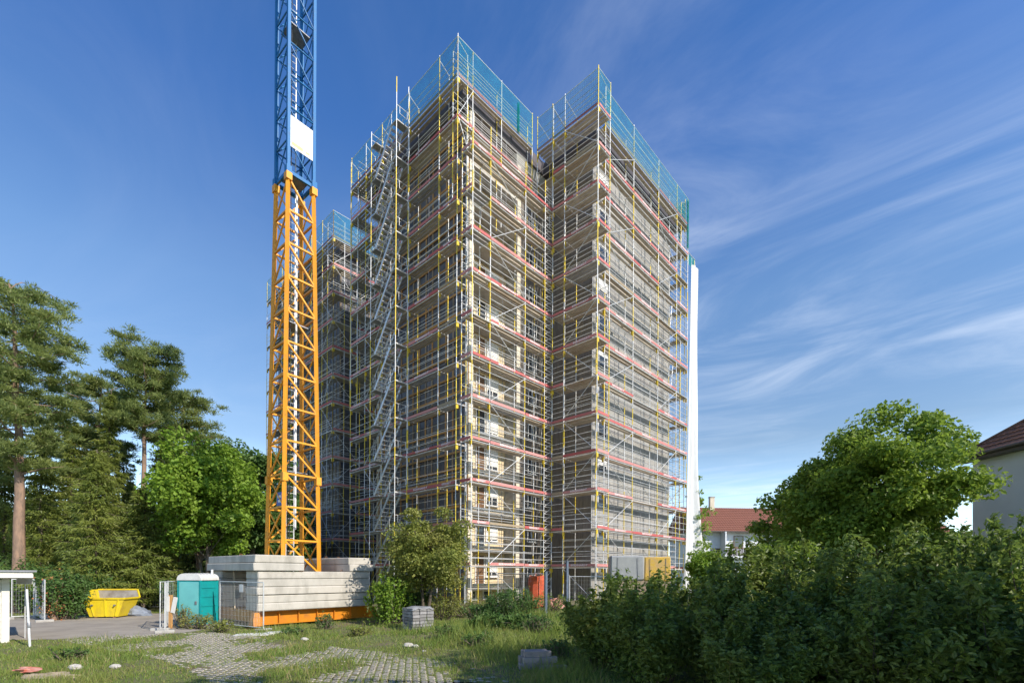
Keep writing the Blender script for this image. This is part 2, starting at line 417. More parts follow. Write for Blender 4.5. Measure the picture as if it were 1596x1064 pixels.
def np_mesh(name, mn, V, F, smooth=False):
    V = np.ascontiguousarray(V, np.float32); F = np.ascontiguousarray(F, np.int32)
    me = bpy.data.meshes.new(name)
    me.vertices.add(len(V)); me.vertices.foreach_set('co', V.ravel())
    k = F.shape[1]
    me.loops.add(F.size); me.loops.foreach_set('vertex_index', F.ravel())
    me.polygons.add(len(F)); me.polygons.foreach_set('loop_start', np.arange(0, F.size, k, dtype=np.int32))
    me.polygons.foreach_set('use_smooth', np.full(len(F), smooth))
    me.materials.append(mat(mn)); me.update(calc_edges=True); me.validate()
    return me
def np_obj(name, parent, me, loc=None):
    o = bpy.data.objects.new(name, me)
    if loc is not None: o.location = loc
    return link(o, parent)
def rough_block(name, parent, mn, x0, x1, y0, y1, z0, z1, bev=0.02, jit=0.006, seed=0):
    """cast block with chamfered, slightly uneven edges"""
    rg = random.Random(seed)
    xs, ys, zs = (x0, x0 + bev, x1 - bev, x1), (y0, y0 + bev, y1 - bev, y1), (z0, z0 + bev, z1 - bev, z1)
    V, idx = [], {}
    def vert(i, j, k):
        key = (i, j, k)
        if key not in idx:
            idx[key] = len(V)
            V.append((xs[i] + rg.uniform(-jit, jit), ys[j] + rg.uniform(-jit, jit), zs[k] + rg.uniform(-jit, jit)))
        return idx[key]
    F = []
    a, b = 1, 2
    F.append([vert(3, a, a), vert(3, b, a), vert(3, b, b), vert(3, a, b)])
    F.append([vert(0, b, a), vert(0, a, a), vert(0, a, b), vert(0, b, b)])
    F.append([vert(a, 0, a), vert(b, 0, a), vert(b, 0, b), vert(a, 0, b)])
    F.append([vert(b, 3, a), vert(a, 3, a), vert(a, 3, b), vert(b, 3, b)])
    F.append([vert(a, a, 3), vert(b, a, 3), vert(b, b, 3), vert(a, b, 3)])
    F.append([vert(a, b, 0), vert(b, b, 0), vert(b, a, 0), vert(a, a, 0)])
    for sx, cx in ((0, 1), (3, 2)):
        for sy, cy in ((0, 1), (3, 2)):
            F.append([vert(sx, cy, 1), vert(cx, sy, 1), vert(cx, sy, 2), vert(sx, cy, 2)])
    for sx, cx in ((0, 1), (3, 2)):
        for sz, cz in ((0, 1), (3, 2)):
            F.append([vert(sx, 1, cz), vert(cx, 1, sz), vert(cx, 2, sz), vert(sx, 2, cz)])
    for sy, cy in ((0, 1), (3, 2)):
        for sz, cz in ((0, 1), (3, 2)):
            F.append([vert(1, sy, cz), vert(1, cy, sz), vert(2, cy, sz), vert(2, sy, cz)])
    for sx, cx in ((0, 1), (3, 2)):
        for sy, cy in ((0, 1), (3, 2)):
            for sz, cz in ((0, 1), (3, 2)):
                F.append([vert(sx, cy, cz), vert(cx, sy, cz), vert(cx, cy, sz)])
    return mesh_obj(name, parent, mn, V, F)
def copy_thing(src, loc, rz=None, label=None, scale=None):
    """a copy of a thing with copies of its parts and sub-parts, sharing mesh data"""
    r = src.copy(); COL.objects.link(r); r.location = loc
    if rz is not None: r.rotation_euler = (0, 0, rz)
    if scale is not None: r.scale = scale
    if label: r['label'] = label
    for ch in list(src.children):
        c = ch.copy(); COL.objects.link(c); c.parent = r
        for g in list(ch.children):
            d = g.copy(); COL.objects.link(d); d.parent = c
    return r
def gx(px, Y): return (px - 798.0) / 754.0 * Y          # metres to the right of the optical axis
def gz(py, Y): return CAM_H + (893.0 - py) / 754.0 * Y
def sstep(a, b, x):
    t = np.clip((x - a) / (b - a), 0, 1); return t * t * (3 - 2 * t)

# ------------------------------------------------------------------ ground
def ground_z(x, y):
    x = np.asarray(x, float); y = np.asarray(y, float)
    z = 0.32 * sstep(21, 30, y) * sstep(-9, -4, x) * (1 - sstep(60, 90, y))
    z = z + 0.38 * np.exp(-(((x - 0.6) / 3.6) ** 2 + ((y - 19.5) / 4.2) ** 2))
    z = z + 0.30 * np.exp(-(((x - 2.0) / 3.0) ** 2 + ((y - 24.5) / 3.0) ** 2))
    m = sstep(-11, -6, x) * (1 - sstep(30, 45, y)) * sstep(14.5, 17.5, y)
    z = z + m * 0.05 * (np.sin(x * 1.7 + y * 0.9) + np.sin(x * 0.8 - y * 1.9 + 1.3) + 0.6 * np.sin(3.1 * x + 2.3 * y))
    return z
def axis(lo, hi, step, far):
    core = np.arange(lo, hi + step * .5, step)
    out = [core[-1] * 1.0]
    ext = np.array([4, 10, 20, 40, 80, 160, 320, 640, far])
    return np.concatenate([(lo - ext)[::-1], core, hi + ext])
xs = axis(-34, 34, 0.5, 1500); ys = axis(-6, 48, 0.5, 1800)
GX, GY = np.meshgrid(xs, ys)
GV = np.stack([GX, GY, ground_z(GX, GY)], -1).reshape(-1, 3)
nx, ny = len(xs), len(ys)
ii = np.arange(nx * ny).reshape(ny, nx)
GF = np.stack([ii[:-1, :-1], ii[:-1, 1:], ii[1:, 1:], ii[1:, :-1]], -1).reshape(-1, 4)
ground = np_obj('ground', None, np_mesh('ground', 'ground_soil', GV, GF, True))
tag(ground, 'rough grassy ground with bare earth around the building site', None, None, 'structure')

def sheet(name, mn, pts, z, label):
    o = mesh_obj(name, None, mn, [(x, y, z) for x, y in pts], [tuple(range(len(pts)))])
    return tag(o, label, None, None, 'structure')
def wob(pts, amp, seed, n=8):
    rg = random.Random(seed); out = []
    for i, a in enumerate(pts):
        b = pts[(i + 1) % len(pts)]
        for j in range(n):
            t = j / n
            out.append((a[0] + (b[0] - a[0]) * t + rg.uniform(-amp, amp), a[1] + (b[1] - a[1]) * t + rg.uniform(-amp, amp)))
    return out
drive = wob([(-48, 14.5), (-17.5, 16.6), (-14.5, 17.4), (-12.9, 18.7), (-12.6, 21.5), (-14.6, 24.5), (-17.0, 27.5), (-21, 27.6), (-24, 25.0), (-48, 22.5)], 0.14, 3)
sheet('path', 'asphalt_worn', drive, 0.012, 'worn pale asphalt driveway past the yellow skip')


# ------------------------------------------------------------------ apartment tower (frame: u to the right-back, v to the left-back)
A0 = Vector((-2.69, 31.54, 0)); PHI = math.atan2(754, 712)
U = Vector((math.cos(PHI), math.sin(PHI), 0)); VV = Vector((-math.sin(PHI), math.cos(PHI), 0))
def fw(u, v, z=0.0): return A0 + U * u + VV * v + Vector((0, 0, z))
LIFT = 2.75
def ZD(k): return 2.93 + LIFT * k            # scaffold deck levels
def ZF(k): return 4.15 + LIFT * k            # floor slabs, half a lift above
ROOF = 35.35
GZ = 0.25                                    # ground level at the tower

tower = thing('apartment_tower', 'eleven-storey apartment tower under renovation wrapped in scaffolding', 'building', fw(0, 0), PHI)
# wings: load-bearing cores as walls set behind the cladding
AL, AR, BL, BR, BE = 1.65, 2.15, 10.1, -2.52, 23.4
def wall(mn, u0, u1, v0, v1, z0=GZ - 0.3, z1=ROOF): return box('wall', tower, mn, u0, u1, v0, v1, z0, z1)
wall('render_beige', AL + 0.12, BL + 0.2, AR + 1.25, 14.5)                 # left wing behind its loggias
wall('concrete_grey', 6.62, BL + 0.2, AR + 0.10, AR + 1.25)                # solid bay beside the loggias
wall('concrete_grey', BL + 0.10, BE - 0.1, BR + 0.10, 11.0)                # right wing
wall('concrete_grey', 3.42, 15.0, 24.42, 41.0)                             # rear wing
wall('concrete_grey', 8.0, 18.0, 14.5, 24.42, z1=ROOF + 1.5)               # stair core between the wings
wall('render_cream', AL + 0.12, AL + 0.50, AR + 0.10, AR + 1.25)           # corner pier of the loggias
# roof edges
for (u0, u1, v0, v1) in ((AL - 0.72, BL + 0.2, AR - 0.02, 15.0), (BL - 0.30, BE + 0.15, BR - 0.42, 11.2), (3.0, 15.2, 23.95, 41.2)):
    box('roof', tower, 'fascia', u0, u1, v0, v1, ROOF + 0.003, ROOF + 1.10)

NP, NB = 0, 0
# left face of the left wing: slate panels in a grid of timber battens
rg = random.Random(11)
v_edges = [AR + 0.06 + 0.83 * i for i in range(15)]
for k in range(-1, 11):
    z0, z1 = ZF(k) - 0.05, ZF(k) + LIFT - 0.05
    if k == -1: z0 = GZ
    zm = z0 + (z1 - z0) * 0.48
    for i in range(14):
        a, b = v_edges[i] + 0.05, v_edges[i + 1] - 0.05
        box('panel', tower, 'panel_slate', AL + rg.uniform(0.0, 0.02), AL + 0.12, a, b, z0 + 0.04, zm - 0.03)
        box('panel', tower, 'panel_slate', AL + rg.uniform(0.0, 0.02), AL + 0.12, a, b, zm + 0.03, z1 - 0.03)
    mn_r = 'timber'
    for zz in ((z0 + 0.35, zm + 0.22, z1 - 0.42) if k % 3 else (z0 + 0.5, z1 - 0.75)):
        box('rail_batten', tower, mn_r, AL - 0.11, AL - 0.055, AR + 0.3, 14.2, zz - 0.075, zz + 0.075)
    for i in range(15):
        if rg.random() < 0.10: continue
        h0, h1 = z0 + rg.uniform(-.1, .25), z1 - rg.uniform(-.05, .35)
        box('batten', tower, 'timber' if rg.random() < 0.55 else 'timber_pale', AL - 0.052, AL - 0.002, v_edges[i] - 0.065, v_edges[i] + 0.065, h0, h1)
# corner pier with conduits running up it
box('corner_pier', tower, 'render_cream', AL - 0.02, AL + 0.34, AR - 0.02, AR + 0.09, GZ, ROOF - 0.4)
for j in range(3):
    bar('conduit', tower, 'galv', (AL - 0.07, AR + 0.12 + 0.10 * j, GZ), (AL - 0.07, AR + 0.12 + 0.10 * j, ROOF - 1), 0.03)

# right face of the left wing: loggias with slab, parapet, windows and a brown door
def window(u0, u1, v, z0, z1, face, mn_f='window_white', mullion=True, blind=0.0):
    """framed window in a wall of constant v (face 'v') or constant u (face 'u'), pane set back in the frame"""
    def bx(name, par, mn, a0, a1, d0, d1, c0, c1):
        return box(name, par, mn, a0, a1, v + d0, v + d1, c0, c1) if face == 'v' else box(name, par, mn, v + d0, v + d1, a0, a1, c0, c1)
    w = bx('window', tower, 'glass', u0 + 0.04, u1 - 0.04, -0.012, 0.03, z0 + 0.04, z1 - 0.04)
    for (a0, a1, c0, c1) in ((u0, u0 + 0.08, z0, z1), (u1 - 0.08, u1, z0, z1), (u0 + 0.08, u1 - 0.08, z0, z0 + 0.08), (u0 + 0.08, u1 - 0.08, z1 - 0.08, z1)):
        bx('frame', w, mn_f, a0, a1, -0.06, 0.02, c0, c1)
    if mullion: bx('mullion', w, mn_f, (u0 + u1) / 2 - 0.04, (u0 + u1) / 2 + 0.04, -0.055, 0.02, z0 + 0.08, z1 - 0.08)
    bx('sill', w, mn_f, u0 - 0.06, u1 + 0.06, -0.16, 0.0, z0 - 0.06, z0 - 0.003)
    if blind > 0: bx('blind', w, 'blind_white', u0 + 0.09, u1 - 0.09, -0.035, -0.014, z1 - 0.08 - (z1 - z0 - 0.16) * blind, z1 - 0.08)
    return w
for k in range(-1, 11):
    zf = ZF(k)
    box('balcony_slab', tower, 'slab_edge', AL + 0.36, 6.62, AR - 0.02, AR + 1.25, zf - 0.20, zf)
    if k < 10:
        p = box('parapet', tower, 'render_cream', AL + 0.52, 6.60, AR + 0.0, AR + 0.09, zf + 0.05, zf + 0.20)
        box('coping', p, 'window_white', AL + 0.50, 6.61, AR - 0.05, AR + 0.14, zf + 0.205, zf + 0.25)
        for h in (0.55, 0.85):
            bar('railing_tube', tower, 'alu', (AL + 0.5, AR + 0.04, zf + h), (6.6, AR + 0.04, zf + h), 0.018, 5)
        vb = AR + 1.25
        window(2.35, 3.05, vb - 0.03, zf + 0.15, zf + 2.3, 'v', mullion=False)
        d = box('balcony_door', tower, 'door_brown' if k % 3 else 'glass', 3.5, 4.3, vb - 0.05, vb - 0.002, zf + 0.05, zf + 2.3)
        for (a0, a1) in ((3.42, 3.5), (4.3, 4.38)): box('frame', d, 'window_white', a0, a1, vb - 0.09, vb - 0.002, zf + 0.05, zf + 2.36)
        window(4.5, 5.75, vb - 0.03, zf + 0.7, zf + 2.3, 'v', mullion=True, blind=(0.95, 0.6, 0.8)[k % 3])
    # solid bay right of the loggia
    box('panel', tower, 'render_cream', 6.62, 7.0, AR + 0.0, AR + 0.10, zf - 0.02, zf + LIFT - 0.04)
    for (a, b) in ((7.02, 7.95), (9.05, 9.98)):
        box('panel', tower, 'panel_brown', a, b, AR + rg.uniform(0.0, 0.02), AR + 0.10, zf - 0.02, zf + LIFT - 0.04)
    box('panel', tower, 'panel_brown', 7.97, 9.03, AR, AR + 0.10, zf + 2.05, zf + LIFT - 0.04)
    box('panel', tower, 'panel_brown', 7.97, 9.03, AR, AR + 0.10, zf - 0.02, zf + 0.75)
    if k < 10: window(7.99, 9.01, AR + 0.06, zf + 0.78, zf + 2.02, 'v')
for u0 in (2.6, 4.2):
    window(u0, u0 + 0.9, AR + 1.20, 0.45, 1.1, 'v', mullion=False)

# right wing, left face: dark brown weathered boards
for k in range(-1, 11):
    z0, z1 = (GZ if k == -1 else ZF(k) - 0.05), ZF(k) + LIFT - 0.08
    for i in range(6):
        a = BR + 0.03 + i * 0.80
        mn = 'panel_brown'
        box('panel', tower, 'timber_pale' if (k == -1 and i < 3 and False) else mn, BL + rg.uniform(0, 0.025), BL + 0.10, a, a + 0.785, z0, z1)
box('corner_pier', tower, 'window_white', BL - 0.012, BL + 0.09, BR - 0.012, BR + 0.03, GZ, ROOF - 0.2)
# right wing, right face: pale panels, a column of windows near the corner
for k in range(-1, 11):
    zf = ZF(k); z0, z1 = (GZ if k == -1 else zf - 0.05), zf + LIFT - 0.07
    edges = [BL + 0.13] + [12.35 + 1.22 * i for i in range(10)]
    for i in range(len(edges) - 1):
        d = rg.uniform(0.0, 0.018)
        if i == 0:
            box('panel', tower, 'panel_pale', edges[0], 10.95, BR + d, BR + 0.10, z0, z1)
            box('panel', tower, 'panel_pale', 10.97, 12.33, BR + d, BR + 0.10, zf + 2.15, z1)
            box('panel', tower, 'panel_pale', 10.97, 12.33, BR + d, BR + 0.10, z0, zf + 0.75)
            window(11.0, 12.3, BR + 0.07, zf + 0.78, zf + 2.12, 'v', mullion=False, blind=(0.3, 0, 0.6, 0, 0)[k % 5])
        else:
            zm = zf + 1.3
            box('panel', tower, 'panel_pale', edges[i], edges[i + 1] - 0.018, BR + d, BR + 0.10, z0, zm - 0.009)
            box('panel', tower, 'panel_pale', edges[i], edges[i + 1] - 0.018, BR + rg.uniform(0, .018), BR + 0.10, zm + 0.009, z1)
# rear wing: slate panels with pale upright battens on both visible faces
for k in range(-1, 11):
    z0, z1 = (GZ if k == -1 else ZF(k) - 0.05), ZF(k) + LIFT - 0.08
    for i in range(8):
        a = 3.32 + i * 1.1
        box('panel', tower, 'panel_slate', a, a + 1.06, 24.3 + rg.uniform(0, .02), 24.42, z0, z1)
        box('batten', tower, 'timber_pale', a - 0.05, a + 0.03, 24.24, 24.296, z0 + 0.1, z1 - 0.1)
    for i in range(11):
        a = 24.35 + i * 1.5
        box('panel', tower, 'panel_slate', 3.3 + rg.uniform(0, .02), 3.42, a, a + 1.46, z0, z1)
        box('batten', tower, 'timber_pale', 3.24, 3.296, a - 0.03, a + 0.04, z0 + 0.1, z1 - 0.1)
        box('batten', tower, 'timber_pale', 3.24, 3.296, a + 0.72, a + 0.78, z0 + 0.1, z1 - 0.1)

# ------------------------------------------------------------------ scaffolding
_letter = {}
def lettering_mesh(text, mn):
    k = (text, mn)
    if k not in _letter:
        cu = bpy.data.curves.new('lettering', 'FONT'); cu.body = text; cu.align_x = 'CENTER'; cu.align_y = 'CENTER'
        cu.size = 1.0; cu.extrude = 0.0; cu.offset = 0.025; cu.resolution_u = 1
        o = bpy.data.objects.new('lettering', cu); COL.objects.link(o)
        bpy.context.view_layer.update()
        me = bpy.data.meshes.new_from_object(o.evaluated_get(bpy.context.evaluated_depsgraph_get()))
        bpy.data.objects.remove(o); bpy.data.curves.remove(cu)
        me.materials.clear(); me.materials.append(mat(mn)); _letter[k] = me
    return _letter[k]
def lettering(parent, text, mn, centre, xdir, normal, height, length):
    me = lettering_mesh(text, mn)
    o = bpy.data.objects.new('lettering', me)
    X = Vector(xdir).normalized(); Nn = Vector(normal).normalized(); Y = Nn.cross(X)
    w = max(v.co.x for v in me.vertices) - min(v.co.x for v in me.vertices)
    h = max(v.co.y for v in me.vertices) - min(v.co.y for v in me.vertices)
    M = Matrix((X, Y, Nn)).transposed()
    o.rotation_mode = 'QUATERNION'; o.rotation_quaternion = M.to_quaternion()
    o.scale = (length / w, height / h, 1); o.location = Vector(centre)
    return link(o, parent)

def net_sheet(parent, mn, p0, p1, z0, z1, bulge, seed, outward):
    """a hanging net or sheet between two posts, sagging a little between its ties"""
    rg = random.Random(seed); p0, p1 = Vector(p0), Vector(p1); L = (p1 - p0).length
    n, m = max(4, int(L / 0.3)), 8
    ph = rg.uniform(0, 6)
    V, F, UV = [], [], []
    for j in range(m + 1):
        for i in range(n + 1):
            s, t = i / n, j / m
            b = bulge * math.sin(math.pi * t) * (0.4 + 0.6 * math.sin(math.pi * s)) * (0.6 + 0.4 * math.sin(5 * s * L / 2 + ph))
            sag = 0.05 * math.sin(math.pi * ((s * L / 1.1) % 1.0)) * (t > 0.99)
            q = p0 + (p1 - p0) * s + Vector(outward) * b
            V.append((q.x, q.y, z0 + (z1 - z0) * t - sag)); UV.append((s * L, (z1 - z0) * t))
    for j in range(m):
        for i in range(n):
            a = j * (n + 1) + i; F.append((a, a + 1, a + n + 2, a + n + 1))
    o = mesh_obj('safety_net', parent, mn, V, F, True)
    uvl = o.data.uv_layers.new(name='UVMap')
    for lp in o.data.loops: uvl.data[lp.index].uv = UV[lp.vertex_index]
    return o

TOPZ = ZD(12) + 2.72
SEED = [100]
def strip(label, org, d, ts, w, side, ks, zbot=GZ, ztop=None, rails=(0.5, 1.0), inner=(0.5, 1.0, 1.55, 2.05), brace=(), net=False, text=True,
          toe_skip=0.10, planks='deck', end_toe=None, flip=False, post_r=0.033, toe=True, netmat='net_green'):
    """one run of facade scaffold: posts at the stations ts, decks at the lifts ks, w metres deep towards the wall"""
    SEED[0] += 1; rg = random.Random(SEED[0])
    E = thing('scaffold', label, 'scaffold', fw(org[0], org[1], 0), PHI, 'scaffold runs around the tower')
    def P(x, y, z): return (x, y * side, z) if d == 'u' else (y * side, x, z)
    def bx(name, par, mn, x0, x1, y0, y1, z0, z1):
        a, b = P(x0, y0, z0), P(x1, y1, z1)
        return box(name, par, mn, min(a[0], b[0]), max(a[0], b[0]), min(a[1], b[1]), max(a[1], b[1]), z0, z1)
    kmax = max(ks)
    ztop = ztop if ztop is not None else ZD(kmax) + 1.25
    xdir = Vector(P(1, 0, 0)); nrm = Vector(P(0, -1, 0))
    if xdir.cross(nrm).dot(Vector((0, 0, 1))) > 0: xdir = -xdir      # letters read left to right from outside
    for t in ts:
        bar('standard', E, 'standard', P(t, 0, zbot), P(t, 0, ztop + rg.uniform(-.1, .12)), post_r)
        bar('standard', E, 'standard', P(t, w, zbot), P(t, w, ZD(kmax) + rg.uniform(0.9, 1.4)), post_r)
        if zbot < 1.5:
            bx('base_plate', E, 'galv_dark', t - 0.09, t + 0.09, -0.09, 0.09, zbot - 0.06, zbot + 0.02)
    for i in range(len(ts) - 1):
        if ts[i + 1] - ts[i] > 2.2:                     # slim intermediate tubes along the wall side
            for q in ((0.5,) if ts[i + 1] - ts[i] < 3.3 else (0.33, 0.67)):
                t = ts[i] + (ts[i + 1] - ts[i]) * q
                bar('tie_tube', E, 'galv_dark', P(t, w + 0.10, zbot + 0.2), P(t, w + 0.10, ZD(kmax) - 0.3), 0.02, 5)
    n = max(2, round(w / 0.33))
    for k in ks:
        z = ZD(k)
        for t in ts:
            bar('transom', E, 'galv', P(t, -0.02, z - 0.10), P(t, w + 0.02, z - 0.10), 0.028)
            b_ = bx('bracket', E, 'yellow_paint', t - 0.045, t + 0.045, 0.0, 0.16, z - 0.42, z - 0.11)
        for i in range(len(ts) - 1):
            t0, t1 = ts[i], ts[i + 1]; L = t1 - t0
            mn = planks if rg.random() > 0.12 else 'deck_grey'
            for j in range(n):
                y0 = 0.04 + (w - 0.06) * j / n
                bx('plank', E, mn, t0 + 0.015, t1 - 0.015, y0, y0 + (w - 0.06) / n - 0.075, z - 0.062 + rg.uniform(-.008, .008), z)
            bar('ledger', E, 'alu', P(t0, -0.03, z - 0.10), P(t1, -0.03, z - 0.10), 0.028)
            if toe and not (net and k == kmax) and rg.random() > toe_skip:
                red = rg.random() > 0.10
                tb = bx('toe_board', E, 'toe_red' if red else 'toe_wood', t0 + 0.03, t1 - 0.03, -0.075, -0.045, z + 0.005 + rg.uniform(-.015, .02), z + 0.185 + rg.uniform(-.015, .02))
                if red and text and L > 1.3 and rg.random() < 0.72:
                    off = (0.5 + rg.uniform(-.06, .06)) * L
                    c = P(t0 + off, -0.079, z + 0.097)
                    lettering(tb, 'BERNHARDT', 'letter_white', c, xdir, nrm, 0.145, min(1.7, L * 0.5))
            elif toe and net and k == kmax:
                bx('toe_board', E, 'toe_red' if rg.random() > .4 else 'toe_wood', t0 + 0.03, t1 - 0.03, -0.075, -0.045, z + 0.005, z + 0.185)
            for h in rails:
                if k == kmax and z + h > ztop: continue
                if h > 1.2 and rg.random() < 0.22: continue
                bar('guard_rail', E, 'galv', P(t0, -0.035, z + h), P(t1, -0.035, z + h), 0.022, 5)
            for h in inner:
                if rg.random() < 0.2: continue
                bar('inner_rail', E, 'galv', P(t0, w + 0.02, z + h), P(t1, w + 0.02, z + h), 0.02, 5)
            if i in brace:
                up = (k + i + flip) % 2 == 0
                zb = z - LIFT if k > min(ks) or zbot > 2 else max(zbot, z - LIFT)
                a, b = (t0, t1) if up else (t1, t0)
                bar('brace', E, 'galv', P(a, -0.07, zb + 0.1), P(b, -0.07, z - 0.1), 0.024, 5)
        if end_toe is not None:
            for (tx, sgn) in end_toe:
                c0, c1 = (tx - 0.075, tx - 0.045) if sgn < 0 else (tx + 0.045, tx + 0.075)
                bx('toe_board', E, 'toe_red', c0, c1, 0.03, w - 0.03, z + 0.005, z + 0.185)
                for h in (0.5, 1.0):
                    bar('guard_rail', E, 'galv', P(tx + 0.035 * sgn, 0, z + h), P(tx + 0.035 * sgn, w, z + h), 0.022, 5)
                bar('ledger', E, 'alu', P(tx + 0.03 * sgn, 0, z - 0.10), P(tx + 0.03 * sgn, w, z - 0.10), 0.028)
    if net:
        z0 = ZD(kmax)
        for i in range(len(ts) - 1):
            o = net_sheet(E, netmat, P(ts[i], -0.09, 0), P(ts[i + 1], -0.09, 0), z0 - 0.05, ztop - 0.12, 0.06, SEED[0] * 31 + i, Vector(P(0, -1, 0)))
            bar('guard_rail', E, 'galv', P(ts[i], -0.035, ztop - 0.10), P(ts[i + 1], -0.035, ztop - 0.10), 0.026)
            bar('guard_rail', E, 'galv', P(ts[i], -0.035, z0 + 1.5), P(ts[i + 1], -0.035, z0 + 1.5), 0.022, 5)
        for t in ts:
            bar('transom', E, 'galv', P(t, -0.02, ztop - 0.28), P(t, w + 0.02, ztop - 0.75), 0.026)
            bar('standard', E, 'standard', P(t, w, ZD(kmax) + 0.9), P(t, w, ztop - 0.7), post_r)
    return E, P, bx

KA = list(range(0, 13))
S1, P1, b1 = strip('wide scaffold run in front of the beige loggias', (0, 0), 'u', [0, 1.62, 5.17, 7.41, 8.35], 1.05, 1, list(range(0, 11)),
                   ztop=ZD(10) + 2.0, rails=(0.5, 1.0, 1.5, 2.0), brace=(1,), end_toe=[(0, -1)])
for z in np.arange(0.9, ZD(10) + 1.6, 0.55):      # lattice column in the inner corner
    bar('lacing', S1, 'alu', P1(7.41, -0.03, z), P1(8.35, -0.03, z), 0.022, 5)
    bar('lacing', S1, 'alu', P1(7.41, -0.03, z), P1(8.35, -0.03, z + 0.55), 0.018, 5)
S2, P2, b2 = strip('roof-edge scaffold with teal net above the beige loggias', (0, 1.57), 'u', [0, 1.36, 4.20, 7.64], 0.50, 1, [11, 12],
                   zbot=ZD(9) + 0.2, ztop=TOPZ, net=True, brace=(0,))
S3, P3, b3 = strip('scaffold run in front of the slate panels and timber battens', (0, 1.57), 'v', [0.0, 1.98, 5.63, 9.4, 11.9, 14.33], 0.86, 1, KA,
                   ztop=TOPZ, net=True, rails=(0.5, 1.0), brace=(3,))
S5, P5, b5 = strip('scaffold run in front of the dark brown boarded wall', (8.2, -4.22), 'v', [0, 2.98, 4.10], 1.57, 1, KA,
                   ztop=TOPZ, net=True, rails=(0.4, 0.75, 1.1, 1.5, 2.0), brace=(0,), end_toe=[(0, -1)], text=True, netmat='net_fine')
S6, P6, b6 = strip('scaffold run along the pale panelled wall with windows', (9.86, -3.77), 'u', [0, 4.19, 8.50, 12.16, 14.54], 0.74, 1, KA,
                   ztop=TOPZ, net=True, rails=(0.5, 1.0, 1.55, 2.1), inner=(0.3, 0.75, 1.2, 1.65, 2.1), brace=(0, 2), text=True)
S7, P7, b7 = strip('scaffold run around the far end of the pale wall', (24.4, -3.5), 'v', [0, 2.6, 5.2, 7.8], 0.9, -1, KA,
                   ztop=TOPZ, net=True, brace=(0,), text=False, netmat='net_dense')
S8, P8, b8 = strip('scaffold run on the shaded near face of the rear wing', (1.7, 22.7), 'u', [0, 2.57, 5.14, 7.7], 1.2, 1, KA,
                   ztop=TOPZ, net=True, brace=(0, 1), text=False)
S9, P9, b9 = strip('scaffold run on the long left face of the rear wing', (1.7, 22.7), 'v', [0.0, 2.4, 5.0, 7.6, 10.2, 12.8, 15.4, 17.5], 1.2, 1, KA,
                   ztop=TOPZ, net=True, brace=(0, 3), text=False)
SA, PA, bA = strip('short overhanging scaffold run at the back of the left wing', (0.1, 16.2), 'u', [0, 2.0, 4.4], 1.25, -1, list(range(6, 13)),
                   zbot=ZD(5), ztop=TOPZ, brace=(0, 1), text=False, planks='deck_grey')
S5b, P5b, b5b = strip('short roof-level scaffold closing the inner corner between the wings', (8.2, -0.05), 'v', [0, 1.55], 1.57, 1, [11, 12],
                      zbot=ZD(10) + 0.3, ztop=TOPZ, net=True, text=False)
net_sheet(S5, 'net_green', P5(0.0, 0, 0)[:2] + (0,), P5(0.0, 1.57, 0)[:2] + (0,), ZD(12), TOPZ - 0.12, 0.05, 77, (0, -1, 0)).location = (0, -0.07, 0)
bar('guard_rail', S5, 'galv', P5(-0.03, 0, TOPZ - 0.1), P5(-0.03, 1.57, TOPZ - 0.1), 0.026)
bar('standard', S5, 'standard', P5(0, 1.6, ZD(12)), P5(0, 1.6, TOPZ + 0.05), 0.033)
# green debris net tied up on some posts
for (E_, P_, t, z0, z1) in ((S2, P2, 5.9, ZD(12), TOPZ - 0.5), (S6, P6, 14.3, ZD(11) + 0.5, TOPZ - 0.4), (S7, P7, 0.6, ZD(11), TOPZ - 0.6)):
    q = [P_(t + 0.16 * math.cos(a) * 0.6, -0.10 + 0.10 * math.sin(a), 0) for a in np.linspace(0, 2 * math.pi, 9)[:-1]]
    V, F = [], []
    for j in range(9):
        zz = z0 + (z1 - z0) * j / 8; s = 0.7 + 0.5 * abs(math.sin(j * 1.9 + t))
        cx, cy = P_(t, -0.1, 0)[:2]
        V += [(cx + (a[0] - cx) * s, cy + (a[1] - cy) * s, zz) for a in q]
    for j in range(8):
        for i in range(8): F.append((j * 8 + i, j * 8 + (i + 1) % 8, j * 8 + 8 + (i + 1) % 8, j * 8 + 8 + i))
    o = mesh_obj('bundled_net', E_, 'net_dense', V, F, True); o.data.uv_layers.new(name='UVMap')

